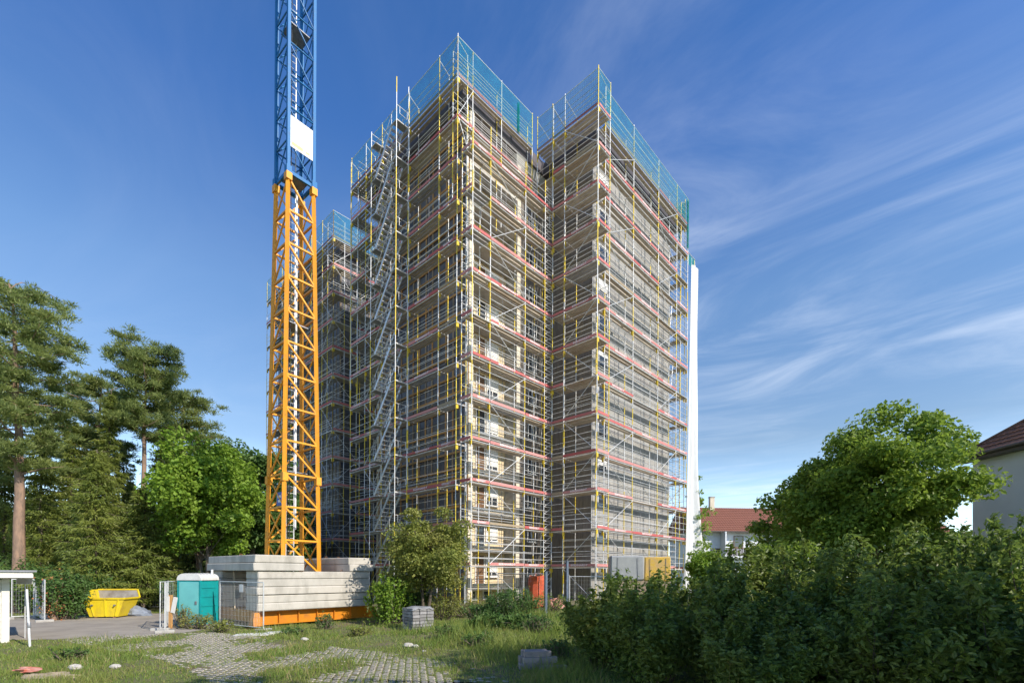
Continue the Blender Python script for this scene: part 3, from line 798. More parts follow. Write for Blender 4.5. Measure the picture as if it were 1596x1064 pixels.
# stair tower on the left face
ST = thing('scaffold_stair_tower', 'grey metal scaffold stair tower with open flights up the left face', 'stair tower', fw(-1.12, 7.2), PHI)
SW, SL = 1.05, 3.5
for (a, b) in ((0, 0), (SW, 0), (0, SL), (SW, SL)):
    bar('standard', ST, 'standard', (a, b, GZ), (a, b, TOPZ + (0.3 if b == 0 else -1.6)), 0.036)
for k in range(-1, 13):
    z = ZD(k)
    if k >= 0:
        for b in (0, SL):
            bar('transom', ST, 'alu', (0, b, z - 0.1), (SW, b, z - 0.1), 0.034)
            for h in ((1.0, 0.5) if b else (1.0,)): bar('guard_rail', ST, 'alu', (0, b, z + h), (SW, b, z + h), 0.022, 5)
        box('landing', ST, 'deck_grey', 0.03, SW - 0.03, 0.02, 0.62, z - 0.06, z)
        box('landing', ST, 'deck_grey', 0.03, SW - 0.03, SL - 0.6, SL - 0.02, z - 0.06, z)
        for a in (0.0, SW): bar('ledger', ST, 'galv', (a, 0, z - 0.1), (a, SL, z - 0.1), 0.026, 5)
        # bent gate tube on the near side
        g0, g1 = 0.24 * SW, 0.86 * SW
        for p_, q_ in (((g0, -0.04, z + 1.0), (g0, -0.04, z + 0.45)), ((g1, -0.04, z + 1.0), (g1, -0.04, z + 0.45)), ((g0, -0.04, z + 0.45), (g1, -0.04, z + 0.45))):
            bar('gate_tube', ST, 'alu', p_, q_, 0.016, 5)
    if k >= 12: continue
    zl, zh = (z if k >= 0 else GZ), ZD(k + 1)
    y_lo, y_hi = SL - 0.55, 0.62
    for a in (0.06, SW - 0.06):
        beam('stringer', ST, 'alu', (a, y_lo, zl), (a, y_hi, zh), 0.05, 0.17)
        for q in (0.95,):
            bar('handrail', ST, 'alu', (a, y_lo, zl + q), (a, y_hi, zh + q), 0.018, 5)
        for s in (0.06, 0.94):
            yy = y_lo + (y_hi - y_lo) * s; zz = zl + (zh - zl) * s
            bar('baluster', ST, 'alu', (a, yy, zz), (a, yy, zz + 0.95), 0.014, 5)
    for s in range(9):
        f = (s + 0.7) / 9.6
        yy = y_lo + (y_hi - y_lo) * f; zz = zl + (zh - zl) * f
        box('tread', ST, 'alu', 0.08, SW - 0.08, yy - 0.11, yy + 0.11, zz - 0.02, zz + 0.02)

for (k, u0, du, lab) in ((2, 21.0, 0.35, 'white ladder leaning on a low lift of the pale wall scaffold'), (5, 21.3, -0.4, 'white ladder leaning on a middle lift of the pale wall scaffold'),
                         (6, 21.4, 0.4, 'white ladder leaning one lift above the middle ladder'), (8, 21.2, 0.35, 'white ladder leaning on a high lift of the pale wall scaffold')):
    ld = thing('ladder', lab, 'ladder', fw(u0, -3.35, ZD(k)), PHI, 'ladders on the pale wall scaffold')
    for y in (-0.18, 0.18): bar('stile', ld, 'alu', (0, y, 0.0), (du, y, 2.3), 0.028)
    for i in range(8):
        f = (i + 0.6) / 8.3
        bar('rung', ld, 'alu', (du * f, -0.18, 2.3 * f), (du * f, 0.18, 2.3 * f), 0.016, 5)
# material left on the decks
rgm = random.Random(3)
spots = [('S1', 2.4, 0.55, 3), ('S1', 4.2, 0.5, 6), ('S1', 2.9, 0.5, 8), ('S6', 15.6, -3.4, 4), ('S6', 13.0, -3.4, 7), ('S6', 17.4, -3.4, 9), ('S5', 9.0, -2.6, 5), ('S5', 9.1, -2.0, 9), ('S3', 0.4, 5.0, 6), ('S3', 0.4, 3.0, 9)]
words = {'S1': 'loggia', 'S6': 'pale wall', 'S5': 'brown wall', 'S3': 'timber batten'}
for (g, u0, v0, k) in spots:
    kind = rgm.choice(('bucket', 'board'))
    lab = '%s left on the %s scaffold deck at lift %s' % ({'bucket': 'grey mortar bucket', 'board': 'small stack of timber boards'}[kind], words[g], ('one', 'two', 'three', 'four', 'five', 'six', 'seven', 'eight', 'nine', 'ten')[k])
    if kind == 'bucket':
        t = thing('mortar_bucket', lab, 'bucket', fw(u0, v0, ZD(k) + 0.005), PHI, 'things left on the scaffold decks')
        Vb = [(r * math.cos(a), r * math.sin(a), z) for (r, z) in ((0.15, 0), (0.19, 0.34), (0.17, 0.34), (0.14, 0.03)) for a in np.linspace(0, 6.283, 11)[:-1]]
        Fb = [(j * 10 + i, j * 10 + (i + 1) % 10, j * 10 + 10 + (i + 1) % 10, j * 10 + 10 + i) for j in range(3) for i in range(10)] + [tuple(range(30, 40))]
        mesh_obj('pail', t, 'concrete_grey', Vb, Fb); bar('handle', t, 'galv_dark', (-0.19, 0, 0.33), (0.19, 0, 0.36), 0.008, 5)
    else:
        t = thing('board_stack', lab, 'timber boards', fw(u0, v0, ZD(k) + 0.005), PHI, 'things left on the scaffold decks')
        for i in range(4): box('board', t, 'timber_pale' if i % 2 else 'timber', -0.6 + 0.03 * i, 0.6 - 0.04 * (i % 3), -0.16, 0.12 - 0.05 * (i % 2), 0.045 * i, 0.045 * i + 0.04)
# white tarpaulin hanging down the far corner
tarp = thing('tarpaulin', 'tall white tarpaulin hanging down the far right scaffold corner', 'tarpaulin', fw(24.55, -3.77), PHI)
V, F = [], []
n, m = 16, 40; ztp = ZD(10) + 2.1
for j in range(m + 1):
    for i in range(n + 1):
        s, t = i / n, j / m
        wdt = 1.75 - 0.25 * (t ** 3) + 0.12 * math.sin(t * 9) * (1 - t)
        z = 0.6 + (ztp - 0.6) * t - 0.10 * math.sin(s * 6)
        y = 0.17 * math.sin(s * 11 + 1.3 * math.sin(t * 4)) * (1.3 - 0.8 * t) + 0.5 * (1 - t) ** 4 * math.sin(s * 5)
        fl = 1.35 * max(0.0, (0.42 - t) / 0.42) ** 1.4
        V.append((-fl + s * (1.55 + fl + 0.10 * math.sin(t * 14) + 0.14 * math.sin(t * 5.3 + 1)), y - 0.25 - 0.5 * fl * (0.4 + s * (1 - s)), z + 0.05 * math.sin(s * 23)))
for j in range(m):
    for i in range(n):
        a = j * (n + 1) + i; F.append((a, a + 1, a + n + 2, a + n + 1))
mesh_obj('sheet', tarp, 'tarp_white', V, F, True)
for s in (0.05, 0.85, 1.6):
    bar('tie', tarp, 'galv', (s, 0.02, ztp - 0.15), (s, 0.02, ztp + 0.9), 0.012, 5)
net_sheet(tarp, 'net_dense', (0, 0.05, 0), (1.5, 0.05, 0), ztp - 0.05, ztp + 1.0, 0.04, 5, (0, -1, 0))
bar('top_tube', tarp, 'galv', (-0.1, 0, ztp + 1.0), (1.55, 0, ztp + 1.0), 0.028)
bar('side_post', tarp, 'standard', (1.52, 0.06, GZ), (1.52, 0.06, ztp + 1.1), 0.03)

# ------------------------------------------------------------------ tower crane and its ballast
CRZ = R(50)
C0 = Vector((-10.75, 20.5, 0))
e1 = Vector((math.cos(CRZ), math.sin(CRZ), 0)); e2 = Vector((-math.sin(CRZ), math.cos(CRZ), 0))
CM = (2.7, 2.55)                                   # mast centre in base coordinates
crane = thing('tower_crane', 'orange and blue lattice tower crane mast rising out of frame', 'crane', C0, CRZ)
def mast_w(z):                                     # side of the square mast; the orange foot flares
    return 1.28 if z >= 21.6 else 1.28 + 0.56 * (21.6 - z) / 20.6
def leg_pt(c, z):
    w = mast_w(z) / 2
    sx, sy = ((-1, -1), (1, -1), (1, 1), (-1, 1))[c]
    return (CM[0] + sx * w, CM[1] + sy * w, z)
def lattice(mn, zs, lw, bw, round_bars):
    for c in range(4):
        for a, b in zip(zs[:-1:4], list(zs[4::4]) + [zs[-1]]):
            if b - a < 0.05: continue
            p, q = Vector(leg_pt(c, a)), Vector(leg_pt(c, b))
            d = q - p
            o = bpy.data.objects.new('mast_leg', unit_box(mn)); o.rotation_mode = 'QUATERNION'
            o.rotation_quaternion = d.to_track_quat('Z', 'Y'); o.location = (p + q) / 2; o.scale = (lw, lw, d.length); link(o, crane)
    for c in range(4):
        d = (c + 1) % 4
        for i in range(len(zs) - 1):
            a, b = zs[i], zs[i + 1]
            p0, p1, q0, q1 = leg_pt(c, a), leg_pt(d, a), leg_pt(c, b), leg_pt(d, b)
            mk = (lambda n, p, q, w: bar(n, crane, mn, p, q, w / 2, 6)) if round_bars else (lambda n, p, q, w: beam(n, crane, mn, p, q, w, w))
            mk('horizontal', p0, p1, bw)
            if c in (0, 2): mk('diagonal', q0, p1, bw * 0.9)
            else:
                mk('diagonal', p0, q1, bw * 0.8)
                mk('diagonal', q0, p1, bw * 0.6)
zs_o = [0.75 + i * (21.45 - 0.75) / 13 for i in range(14)]
lattice('crane_orange', zs_o, 0.155, 0.085, False)
zs_b = [21.75 + i * 1.56 for i in range(11)]
lattice('crane_blue', zs_b, 0.145, 0.08, True)
for c in range(4):                                  # joint lugs between the sections
    x, y, _ = leg_pt(c, 21.6)
    box('joint_lug', crane, 'crane_orange', x - 0.14, x + 0.14, y - 0.14, y + 0.14, 21.28, 21.62)
    box('joint_lug', crane, 'crane_blue', x - 0.125, x + 0.125, y - 0.125, y + 0.125, 21.63, 21.95)
    x, y, _ = leg_pt(c, 7.0)
    box('joint_lug', crane, 'crane_orange', x - 0.13, x + 0.13, y - 0.13, y + 0.13, 6.75, 7.15)
for c in range(4):
    x0, y0, _ = leg_pt(c, 21.55); x1, y1, _ = leg_pt((c + 1) % 4, 21.55)
    beam('section_frame', crane, 'crane_blue', (x0, y0, 21.72), (x1, y1, 21.72), 0.10, 0.16)
# ladder, rest platforms, cables inside the mast
for sx in (-0.2, 0.2):
    bar('ladder_rail', crane, 'alu', (CM[0] + sx, CM[1] + 0.35, 1.0), (CM[0] + sx, CM[1] + 0.35, 37), 0.03)
for i in range(110):
    z = 1.2 + i * 0.325
    bar('ladder_rung', crane, 'alu', (CM[0] - 0.2, CM[1] + 0.35, z), (CM[0] + 0.2, CM[1] + 0.35, z), 0.014, 5)
for z in (7.3, 14.6, 21.9, 29.2):
    box('platform', crane, 'galv_dark', CM[0] - 0.5, CM[0] + 0.5, CM[1] - 0.45, CM[1] + 0.5, z, z + 0.05)
for (dx, dy) in ((-0.42, -0.30), (-0.36, -0.36)):
    bar('power_cable', crane, 'cable', (CM[0] + dx, CM[1] + dy, 0.8), (CM[0] + dx, CM[1] + dy, 36.5), 0.022)
bar('tie_tube', crane, 'window_white', (CM[0] - 0.1, CM[1] - 0.42, 4.5), (CM[0] - 0.1, CM[1] - 0.42, 21.2), 0.05)
# banner on the right face of the blue mast
bn = box('banner', crane, 'banner', CM[0] - 0.56, CM[0] + 0.56, CM[1] - 0.70, CM[1] - 0.675, 22.95, 24.45)
box('print', bn, 'banner_print', CM[0] - 0.5, CM[0] + 0.05, CM[1] - 0.704, CM[1] - 0.701, 23.05, 23.22)
box('print', bn, 'banner_print', CM[0] + 0.2, CM[0] + 0.4, CM[1] - 0.704, CM[1] - 0.701, 23.08, 23.18)
sg = box('notice', crane, 'sign_blue', CM[0] - 0.86, CM[0] - 0.835, CM[1] - 0.62, CM[1] - 0.1, 5.6, 6.25)
box('print', sg, 'paper', CM[0] - 0.864, CM[0] - 0.862, CM[1] - 0.55, CM[1] - 0.18, 5.98, 6.10)
box('print', sg, 'paper', CM[0] - 0.864, CM[0] - 0.862, CM[1] - 0.55, CM[1] - 0.25, 5.76, 5.88)
# steel base: cross beams, edge girders with stiffeners, corner feet
BLn, BWd = 5.4, 5.1
for y in (0.35, BWd - 0.35):
    box('girder_web', crane, 'crane_base', 0.05, BLn + 0.1, y - 0.04, y + 0.04, 0.16, 0.66)
    for zz in (0.12, 0.66): box('girder_flange', crane, 'crane_base', 0.02, BLn + 0.14, y - 0.17, y + 0.17, zz, zz + 0.045)
    for i in range(7):
        x = 0.1 + i * (BLn - 0.1) / 6
        box('stiffener', crane, 'crane_base', x - 0.02, x + 0.02, y - 0.15, y + 0.15, 0.17, 0.655)
for x in (0.3, CM[0] - 0.8, CM[0] + 0.8, BLn - 0.3):
    box('cross_beam', crane, 'crane_base', x - 0.14, x + 0.14, 0.55, BWd - 0.55, 0.18, 0.70)
for (x, y) in ((-0.1, 0.0), (BLn + 0.2, 0.0), (-0.1, BWd), (BLn + 0.2, BWd)):
    mesh_obj('foot', crane, 'crane_base', [(x - .22, y - .2, .12), (x + .22, y - .2, .12), (x + .22, y + .2, .12), (x - .22, y + .2, .12),
             (x - .10, y - .12, .68), (x + .10, y - .12, .68), (x + .10, y + .12, .68), (x - .10, y + .12, .68)],
             [(0, 1, 2, 3), (4, 7, 6, 5), (0, 4, 5, 1), (1, 5, 6, 2), (2, 6, 7, 3), (3, 7, 4, 0)])
    bar('jack', crane, 'galv_dark', (x, y, 0.03), (x, y, 0.14), 0.05, 8)
    box('pad', crane, 'rust_plate', x - .3, x + .3, y - .3, y + .3, 0.0, 0.035)
def slab(label, x0, x1, y0, y1, z0, z1, seed):
    t = rough_block('ballast_slab', None, 'concrete_block', x0, x1, y0, y1, z0, z1, 0.03, 0.012, seed)
    t.location = C0; t.rotation_euler = (0, 0, CRZ)
    for (fx, fy) in ((0.22, 0.5), (0.78, 0.5)):
        if z0 > 2.0:
            cx, cy = x0 + (x1 - x0) * fx, y0 + (y1 - y0) * fy
            for q in (-0.07, 0.07): bar('lifting_loop', t, 'rust_plate', (cx + q, cy, z1 - 0.02), (cx + q * 0.6, cy, z1 + 0.09), 0.012, 5)
            bar('lifting_loop', t, 'rust_plate', (cx - 0.045, cy, z1 + 0.09), (cx + 0.045, cy, z1 + 0.09), 0.012, 5)
    return tag(t, label, 'concrete slab', 'concrete ballast slabs stacked on the crane base')
names5 = ('lowest', 'second from bottom', 'middle', 'second from top', 'topmost')
for i in range(5):
    z = 0.73 + i * 0.345
    j = 0.03 * math.sin(i * 2.3)
    slab('%s long concrete slab of the front ballast stack under the crane mast' % names5[i], -0.05 + j, BLn + j, -0.05 + j, 1.15 + j, z, z + 0.333, i)
    slab('%s concrete slab of the rear left ballast stack behind the site fence' % names5[i], -0.05 - j, 1.6 - j, 3.95, 5.1, z, z + 0.333, 20 + i)
    slab('%s concrete slab of the rear right ballast stack nearest the building' % names5[i], 3.7 - j, BLn - j, 3.95, 5.1, z, z + 0.333, 40 + i)
for i in range(2):
    z = 2.46 + i * 0.345
    slab('%s cross slab on top of the left end of the ballast' % ('lower', 'upper')[i], -0.25 + 0.06 * i, 1.95, -0.12, 5.3, z, z + 0.335, 60 + i)
    slab('%s cross slab on top of the right end of the ballast' % ('lower', 'upper')[i], 4.25, BLn + 0.2 - 0.1 * i, -0.10 + 0.1 * i, 5.3, z, z + 0.335, 70 + i)
pl = thing('leaning_plank', 'pale timber plank leaning in the gap of the ballast', 'plank', C0 + e1 * 0.0 + e2 * 2.0, CRZ)
beam('board', pl, 'timber_pale', (-0.15, 0.1, 0.72), (0.1, 0.9, 2.4), 0.05, 0.26)

# ------------------------------------------------------------------ site fences
def fence_panel(label, p, q, h=2.0, mn='galv', lift=0.08, dense=0.11, sign=False):
    """mobile fence panel: tube frame, wire grid, feet"""
    p, q = Vector((*p, 0)), Vector((*q, 0)); d = q - p; L = d.length
    zb = float(ground_z((p.x + q.x) / 2, (p.y + q.y) / 2))
    t = thing('fence_panel', label, 'fence', (p.x, p.y, zb), math.atan2(d.y, d.x), 'mobile site fence panels')
    for x in (0.05, L - 0.05): bar('post', t, mn, (x, 0, 0.0), (x, 0, h), 0.024)
    for z in (lift + 0.05, h - 0.02): bar('rail', t, mn, (0.05, 0, z), (L - 0.05, 0, z), 0.020)
    V, F = [], []
    def wire(a, b, r):
        a, b = Vector(a), Vector(b); n0 = len(V)
        ax = (b - a).normalized(); s = ax.orthogonal().normalized(); w = ax.cross(s)
        for c in (a, b):
            for k in range(3):
                V.append(c + (s * math.cos(k * 2.094) + w * math.sin(k * 2.094)) * r)
        for k in range(3): F.append((n0 + k, n0 + (k + 1) % 3, n0 + 3 + (k + 1) % 3, n0 + 3 + k))
    x = 0.1
    while x < L - 0.08:
        wire((x, 0, lift + 0.05), (x, 0, h - 0.02), 0.0035); x += dense
    for i in range(1, 9):
        z = lift + 0.05 + (h - lift - 0.07) * i / 9
        wire((0.05, 0, z), (L - 0.05, 0, z), 0.0035)
    w = mesh_obj('wire_grid', t, mn, V, F); w['kind'] = 'stuff'
    for x in (0.05, L - 0.05):
        rough_block('foot', t, 'concrete_grey', x - 0.11, x + 0.11, -0.32, 0.32, -0.02, 0.11, 0.02, 0.005, int(x * 10))
    if sign:
        s = box('notice', t, 'paper', L * 0.48, L * 0.48 + 0.3, -0.035, -0.028, h - 0.45, h - 0.12)
    return t
def G(px, py): 
    Y = CAM_H * 754.0 / (py - 893.0); return (gx(px, Y), Y)
fence_panel('site fence panel standing in front of the ballast gap', (gx(342, 21.4), 21.4), (gx(412, 19.6), 19.6), sign=True)
fence_panel('open site fence panel turned beside the portable toilet', (gx(257, 18.9), 18.9), (gx(262, 21.6), 21.6), dense=0.15)
fence_panel('site fence panel left of the toilet at the driveway edge', (gx(249, 19.6), 19.6), (gx(288, 22.4), 22.4), dense=0.18)
fence_panel('distant site fence panel under the trees behind the toilet', (gx(212, 31.0), 31.0), (gx(262, 31.5), 31.5), dense=0.14)
fence_panel('site fence panel by the driveway near the white shed', (gx(16, 24.0), 24.0), (gx(55, 24.6), 24.6), dense=0.10)
fence_panel('slanting site fence panel beside the ivy-covered stump', (gx(55, 25.0), 25.0), (gx(70, 22.7), 22.7), dense=0.10)
fence_panel('site fence panel in front of the loggia wall base', (gx(775, 27.5), 27.5), (gx(850, 25.8), 25.8), dense=0.14)
fence_panel('site fence panel in front of the brown boarded wall base', (gx(886, 24.6), 24.6), (gx(985, 24.0), 24.0), dense=0.14)
for (px, Y, z1, lab) in ((851, 22.6, 2.15, 'blue-grey steel fence post in the weeds before the orange sack'), (884, 24.4, 2.5, 'taller blue-grey steel fence post at the shrub edge')):
    t = thing('steel_post', lab, 'post', (gx(px, Y), Y, float(ground_z(gx(px, Y), Y)) - 0.05), 0.4, 'blue-grey steel posts')
    box('shaft', t, 'post_steel_blue', -0.055, 0.055, -0.055, 0.055, 0, z1)
    box('cap', t, 'post_steel_blue', -0.065, 0.065, -0.065, 0.065, z1 + 0.001, z1 + 0.03)
    for zz in (0.5, 1.0, 1.5, 1.95): box('clip', t, 'galv_dark', -0.075, -0.055, -0.03, 0.03, zz, zz + 0.06)

# ------------------------------------------------------------------ portable toilet
tx, ty = gx(309, 21.6), 21.6
toi = thing('portable_toilet', 'teal portable toilet cabin with white domed roof beside the ballast', 'toilet', (tx, ty, 0), R(-6))
w = 0.52
box('base', toi, 'galv_dark', -w - .03, w + .03, -w - .03, w + .03, 0.0, 0.10)
box('cabin', toi, 'toilet_teal_shaded', -w, w, -w, w, 0.10, 2.02)
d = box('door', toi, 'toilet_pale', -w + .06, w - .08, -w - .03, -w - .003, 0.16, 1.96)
box('handle', d, 'galv_dark', w - .22, w - .14, -w - .055, -w - .031, 0.98, 1.12)
for zz in (0.5, 0.9, 1.3, 1.7): box('side_rib', toi, 'toilet_teal_shaded', w + .002, w + .02, -w + .08, w - .08, zz - .02, zz + .02)
for s in (-1, 1):
    for q in (-1, 1): box('corner_post', toi, 'toilet_teal_shaded', s * w - .03, s * w + .03, q * w - .03, q * w + .03, 0.101, 2.03)
V, F = [], []
n = 12
for y in (-w - .04, w + .04):
    for i in range(n + 1):
        a = math.pi * i / n
        V.append((-(w + .05) * math.copysign(abs(math.cos(a)) ** 0.6, math.cos(a)), y, 2.03 + 0.30 * math.sin(a) ** 0.8))
for i in range(n): F.append((i, i + 1, n + 2 + i, n + 1 + i))
F += [tuple(range(n, -1, -1)), tuple(range(n + 1, 2 * n + 2)), (0, n + 1, 2 * n + 1, n)]
rf = mesh_obj('roof', toi, 'toilet_white', V, F)
for y in (-0.38, -0.2, 0.0, 0.2, 0.38):
    Vr, Fr = [], []
    for yy in (y - .025, y + .025):
        for i in range(n + 1):
            a = math.pi * i / n
            Vr.append((-(w + .065) * math.copysign(abs(math.cos(a)) ** 0.6, math.cos(a)), yy, 2.032 + 0.32 * math.sin(a) ** 0.8))
    for i in range(n): Fr.append((i, i + 1, n + 2 + i, n + 1 + i))
    mesh_obj('rib', rf, 'toilet_white', Vr, Fr)
bar('vent_pipe', toi, 'toilet_white', (w - .15, w - .15, 2.1), (w - .15, w - .15, 2.5), 0.05, 8)

# ------------------------------------------------------------------ yellow skip
sk = thing('skip_container', 'yellow steel rubbish skip at the edge of the driveway', 'skip', (gx(176, 25.4), 25.4, 0), R(10))
sk.scale = (0.76, 0.76, 0.88)
def hull(x0b, x1b, x0t, x1t, yb, yt, zb, zt): 
    return [(x0b, -yb, zb), (x1b, -yb, zb), (x1b, yb, zb), (x0b, yb, zb), (x0t, -yt, zt), (x1t, -yt, zt), (x1t, yt, zt), (x0t, yt, zt)]
Vo = hull(-0.95, 0.75, -1.35, 1.15, 0.78, 0.86, 0.08, 1.12); Vi = hull(-0.88, 0.68, -1.28, 1.08, 0.72, 0.80, 0.16, 1.121)
mesh_obj('shell', sk, 'skip_yellow', Vo + Vi, [(3, 2, 1, 0), (0, 1, 5, 4), (1, 2, 6, 5), (2, 3, 7, 6), (3, 0, 4, 7), (4, 5, 13, 12), (5, 6, 14, 13), (6, 7, 15, 14), (7, 4, 12, 15)])
mesh_obj('inside', sk, 'skip_inner', Vi, [(0, 1, 2, 3), (4, 5, 1, 0), (5, 6, 2, 1), (6, 7, 3, 2), (7, 4, 0, 3)])
# raised back and slanted sides above the rim
mesh_obj('tall_side', sk, 'skip_yellow', [(-1.42, -.9, 1.1), (-1.52, -.9, 1.62), (-1.45, -.9, 1.63), (-1.30, -.9, 1.1), (-1.42, .9, 1.1), (-1.52, .9, 1.62), (-1.45, .9, 1.63), (-1.30, .9, 1.1)],
         [(0, 1, 2, 3), (7, 6, 5, 4), (0, 4, 5, 1), (1, 5, 6, 2), (2, 6, 7, 3)])
mesh_obj('back_panel', sk, 'skip_inner', [(-1.4, .84, 1.12), (1.15, .84, 1.12), (0.98, .95, 1.60), (-1.46, .95, 1.60), (-1.4, .88, 1.12), (1.15, .88, 1.12), (0.98, .99, 1.60), (-1.46, .99, 1.60)],
         [(0, 1, 2, 3), (7, 6, 5, 4), (0, 4, 5, 1), (1, 5, 6, 2), (2, 6, 7, 3), (3, 7, 4, 0)])
for (a, b) in (((-1.38, -0.88, 1.14), (1.18, -0.88, 1.14)), ((-1.38, 0.90, 1.14), (1.18, 0.90, 1.14)), ((-1.36, -0.88, 1.14), (-1.36, 0.9, 1.14)), ((1.17, -0.88, 1.14), (1.17, 0.9, 1.14)),
               ((-1.47, 0.97, 1.62), (1.0, 0.97, 1.62)), ((1.0, 0.97, 1.62), (1.18, 0.9, 1.14))):
    beam('rim', sk, 'skip_yellow', a, b, 0.09, 0.09)
for x in (-0.75, 0.0, 0.65): beam('rib', sk, 'skip_yellow', (x * 0.9, -0.80, 0.12), (x * 1.25, -0.88, 1.1), 0.07, 0.05)
for x in (-0.6, 0.5): box('skid', sk, 'rust_plate', x - .08, x + .08, -.75, .75, 0.01, 0.085)
bar('lifting_lug', sk, 'galv_dark', (0.6, -0.98, 0.75), (0.6, -0.82, 0.75), 0.05, 8)
bar('lifting_lug', sk, 'galv_dark', (-0.75, -0.98, 0.75), (-0.75, -0.82, 0.75), 0.05, 8)
def lump(name, label, cat, mn, loc, size, seed, amp=0.25, rz=0.0, group=None, flat=0.0):
    """crumpled heap: a ball of facets pushed in and out"""
    rg = random.Random(seed); n, m = 14, 8; V, F = [], []
    ph = [(rg.uniform(1, 4), rg.uniform(1, 4), rg.uniform(0, 6)) for _ in range(5)]
    for j in range(m + 1):
        for i in range(n):
            th, p = math.pi * j / m, 2 * math.pi * i / n
            r = 1 + amp * sum(math.sin(a * p * round(1) + b * th * 2 + c) for a, b, c in [(round(q[0]), q[1], q[2]) for q in ph]) / 3 + rg.uniform(-amp, amp) * 0.4
            z = math.cos(th) * r
            V.append((size[0] * math.sin(th) * math.cos(p) * r, size[1] * math.sin(th) * math.sin(p) * r, size[2] * max(z, -flat if flat else -9)))
    for j in range(m):
        for i in range(n): F.append((j * n + i, j * n + (i + 1) % n, (j + 1) * n + (i + 1) % n, (j + 1) * n + i))
    o = mesh_obj(name, None, mn, V, F); o.location = loc; o.rotation_euler = (0, 0, rz)
    return tag(o, label, cat, group)
lump('tarp_heap', 'crumpled blue-grey tarpaulin heap on the ground right of the skip', 'tarpaulin', 'tarp_blue', (gx(212, 26.2), 26.2, 0.12), (0.75, 0.5, 0.38), 4, 0.22, flat=0.4)
lump('rubble_heap', 'small pile of rubble by the stump left of the skip', 'rubble', 'stone_white', (gx(83, 24.3), 24.3, 0.05), (0.6, 0.4, 0.22), 5, 0.3, flat=0.3)

# ------------------------------------------------------------------ white shed at the left edge and posts
sh = thing('garden_shed', 'white clapboard shed corner with flat overhanging roof', 'shed', (gx(8, 16.2), 16.2, 0), R(47))
box('corner_post', sh, 'shed_white', -0.09, 0.10, -0.09, 0.09, 0.0, 2.13)
for i in range(15):
    z = 0.02 + i * 0.138
    if z > 1.95: break
    o = box('clapboard', sh, 'shed_white', -3.2, -0.10, -0.03, -0.004, z, z + 0.135); o.rotation_euler = (R(-5), 0, 0)
box('wall', sh, 'shed_white', -3.2, -0.095, 0.02, 2.6, 0.0, 2.1)
rf = box('roof', sh, 'roof_felt', -3.4, 0.72, -0.75, 2.9, 2.36, 2.42)
box('fascia', rf, 'shed_white', -3.4, 0.62, -0.70, -0.66, 2.17, 2.355)
box('fascia', rf, 'shed_white', 0.60, 0.64, -0.655, 2.85, 2.17, 2.355)
box('bracket', sh, 'shed_white', -0.08, 0.28, -0.07, 0.07, 2.135, 2.33)
lp = thing('leaning_post', 'thin leaning galvanised post in the grass by the driveway', 'post', (gx(47, 15.3), 15.3, -0.02), 0)
bar('tube', lp, 'galv', (0, 0, 0), (-0.26, 0.15, 1.83), 0.035, 8)
bar('collar', lp, 'galv_dark', (-0.075, 0.05, 0.62), (-0.10, 0.06, 0.78), 0.05, 8)
sp = thing('sign_post', 'small white sign board on a thin pole beside the shed roof', 'sign', (gx(39, 17.2), 17.2, 0), R(5))
bar('pole', sp, 'galv', (0, 0, 0), (0, 0, 2.35), 0.02)
box('board', sp, 'paper', -0.26, 0.26, -0.035, -0.022, 1.93, 2.16)
# notice boards by the driveway fence
nb = thing('notice_stake', 'orange-brown timber stake with white notices by the fence gate', 'stake', (gx(266, 20.4), 20.4, 0), R(-8))
box('stake', nb, 'timber', -0.07, 0.07, -0.03, 0.03, 0, 1.42)
box('notice', nb, 'paper', -0.24, -0.02, -0.045, -0.032, 0.72, 1.36)
o = box('notice', nb, 'paper', 0.10, 0.30, -0.045, -0.032, 0.66, 1.34); o.rotation_euler = (0, R(12), 0)

# ------------------------------------------------------------------ pallet of grey paving bricks, concrete block stack, loose slabs
gzp = float(ground_z(gx(650, 19.8), 19.8))
pal = thing('brick_pallet', 'square stack of grey paving bricks under clear film on grass', 'brick pallet', (gx(652, 20.2), 20.2, gzp - 0.04), R(38))
rg = random.Random(5)
for zi in range(7):
    for i in range(3):
        for side in range(4):
            L_, dpt = 0.295, 0.16
            z = 0.10 + zi * 0.128
            o_ = rg.uniform(-0.022, 0.022)
            a = -0.48 + i * 0.325
            if side == 0: box('brick', pal, 'brick_grey', a, a + L_, -0.48 + o_, -0.48 + dpt, z, z + 0.108)
            elif side == 1: box('brick', pal, 'brick_grey', a, a + L_, 0.48 - dpt, 0.48 + o_, z, z + 0.108)
            elif side == 2 and i < 2: box('brick', pal, 'brick_grey', -0.48 + o_, -0.48 + dpt, -0.315 + i * 0.32, -0.315 + i * 0.32 + 0.31, z, z + 0.108)
            elif side == 3 and i < 2: box('brick', pal, 'brick_grey', 0.48 - dpt, 0.48 + o_, -0.315 + i * 0.32, -0.315 + i * 0.32 + 0.31, z, z + 0.108)
V, F = [], []
for j in range(9):
    for i in range(9):
        x, y = -0.5 + i / 8, -0.5 + j / 8
        dd = max(abs(x), abs(y))
        V.append((x * 1.0, y * 1.0, 1.005 + 0.03 * math.sin(x * 9 + y * 5) * (dd < 0.45) - (0.10 * abs(math.sin(7 * x + 3 * y)) if dd > 0.49 else -0.01)))
for j in range(8):
    for i in range(8): F.append((j * 9 + i, j * 9 + i + 1, j * 9 + 10 + i, j * 9 + 9 + i))
mesh_obj('film', pal, 'film_grey', V, F, True)
for y in (-0.4, 0, 0.4): box('runner', pal, 'timber_pale', -0.48, 0.48, y - 0.05, y + 0.05, 0.0, 0.098)
mesh_loc = (gx(838, 12.05), 12.05)
gzk = float(ground_z(*mesh_loc))
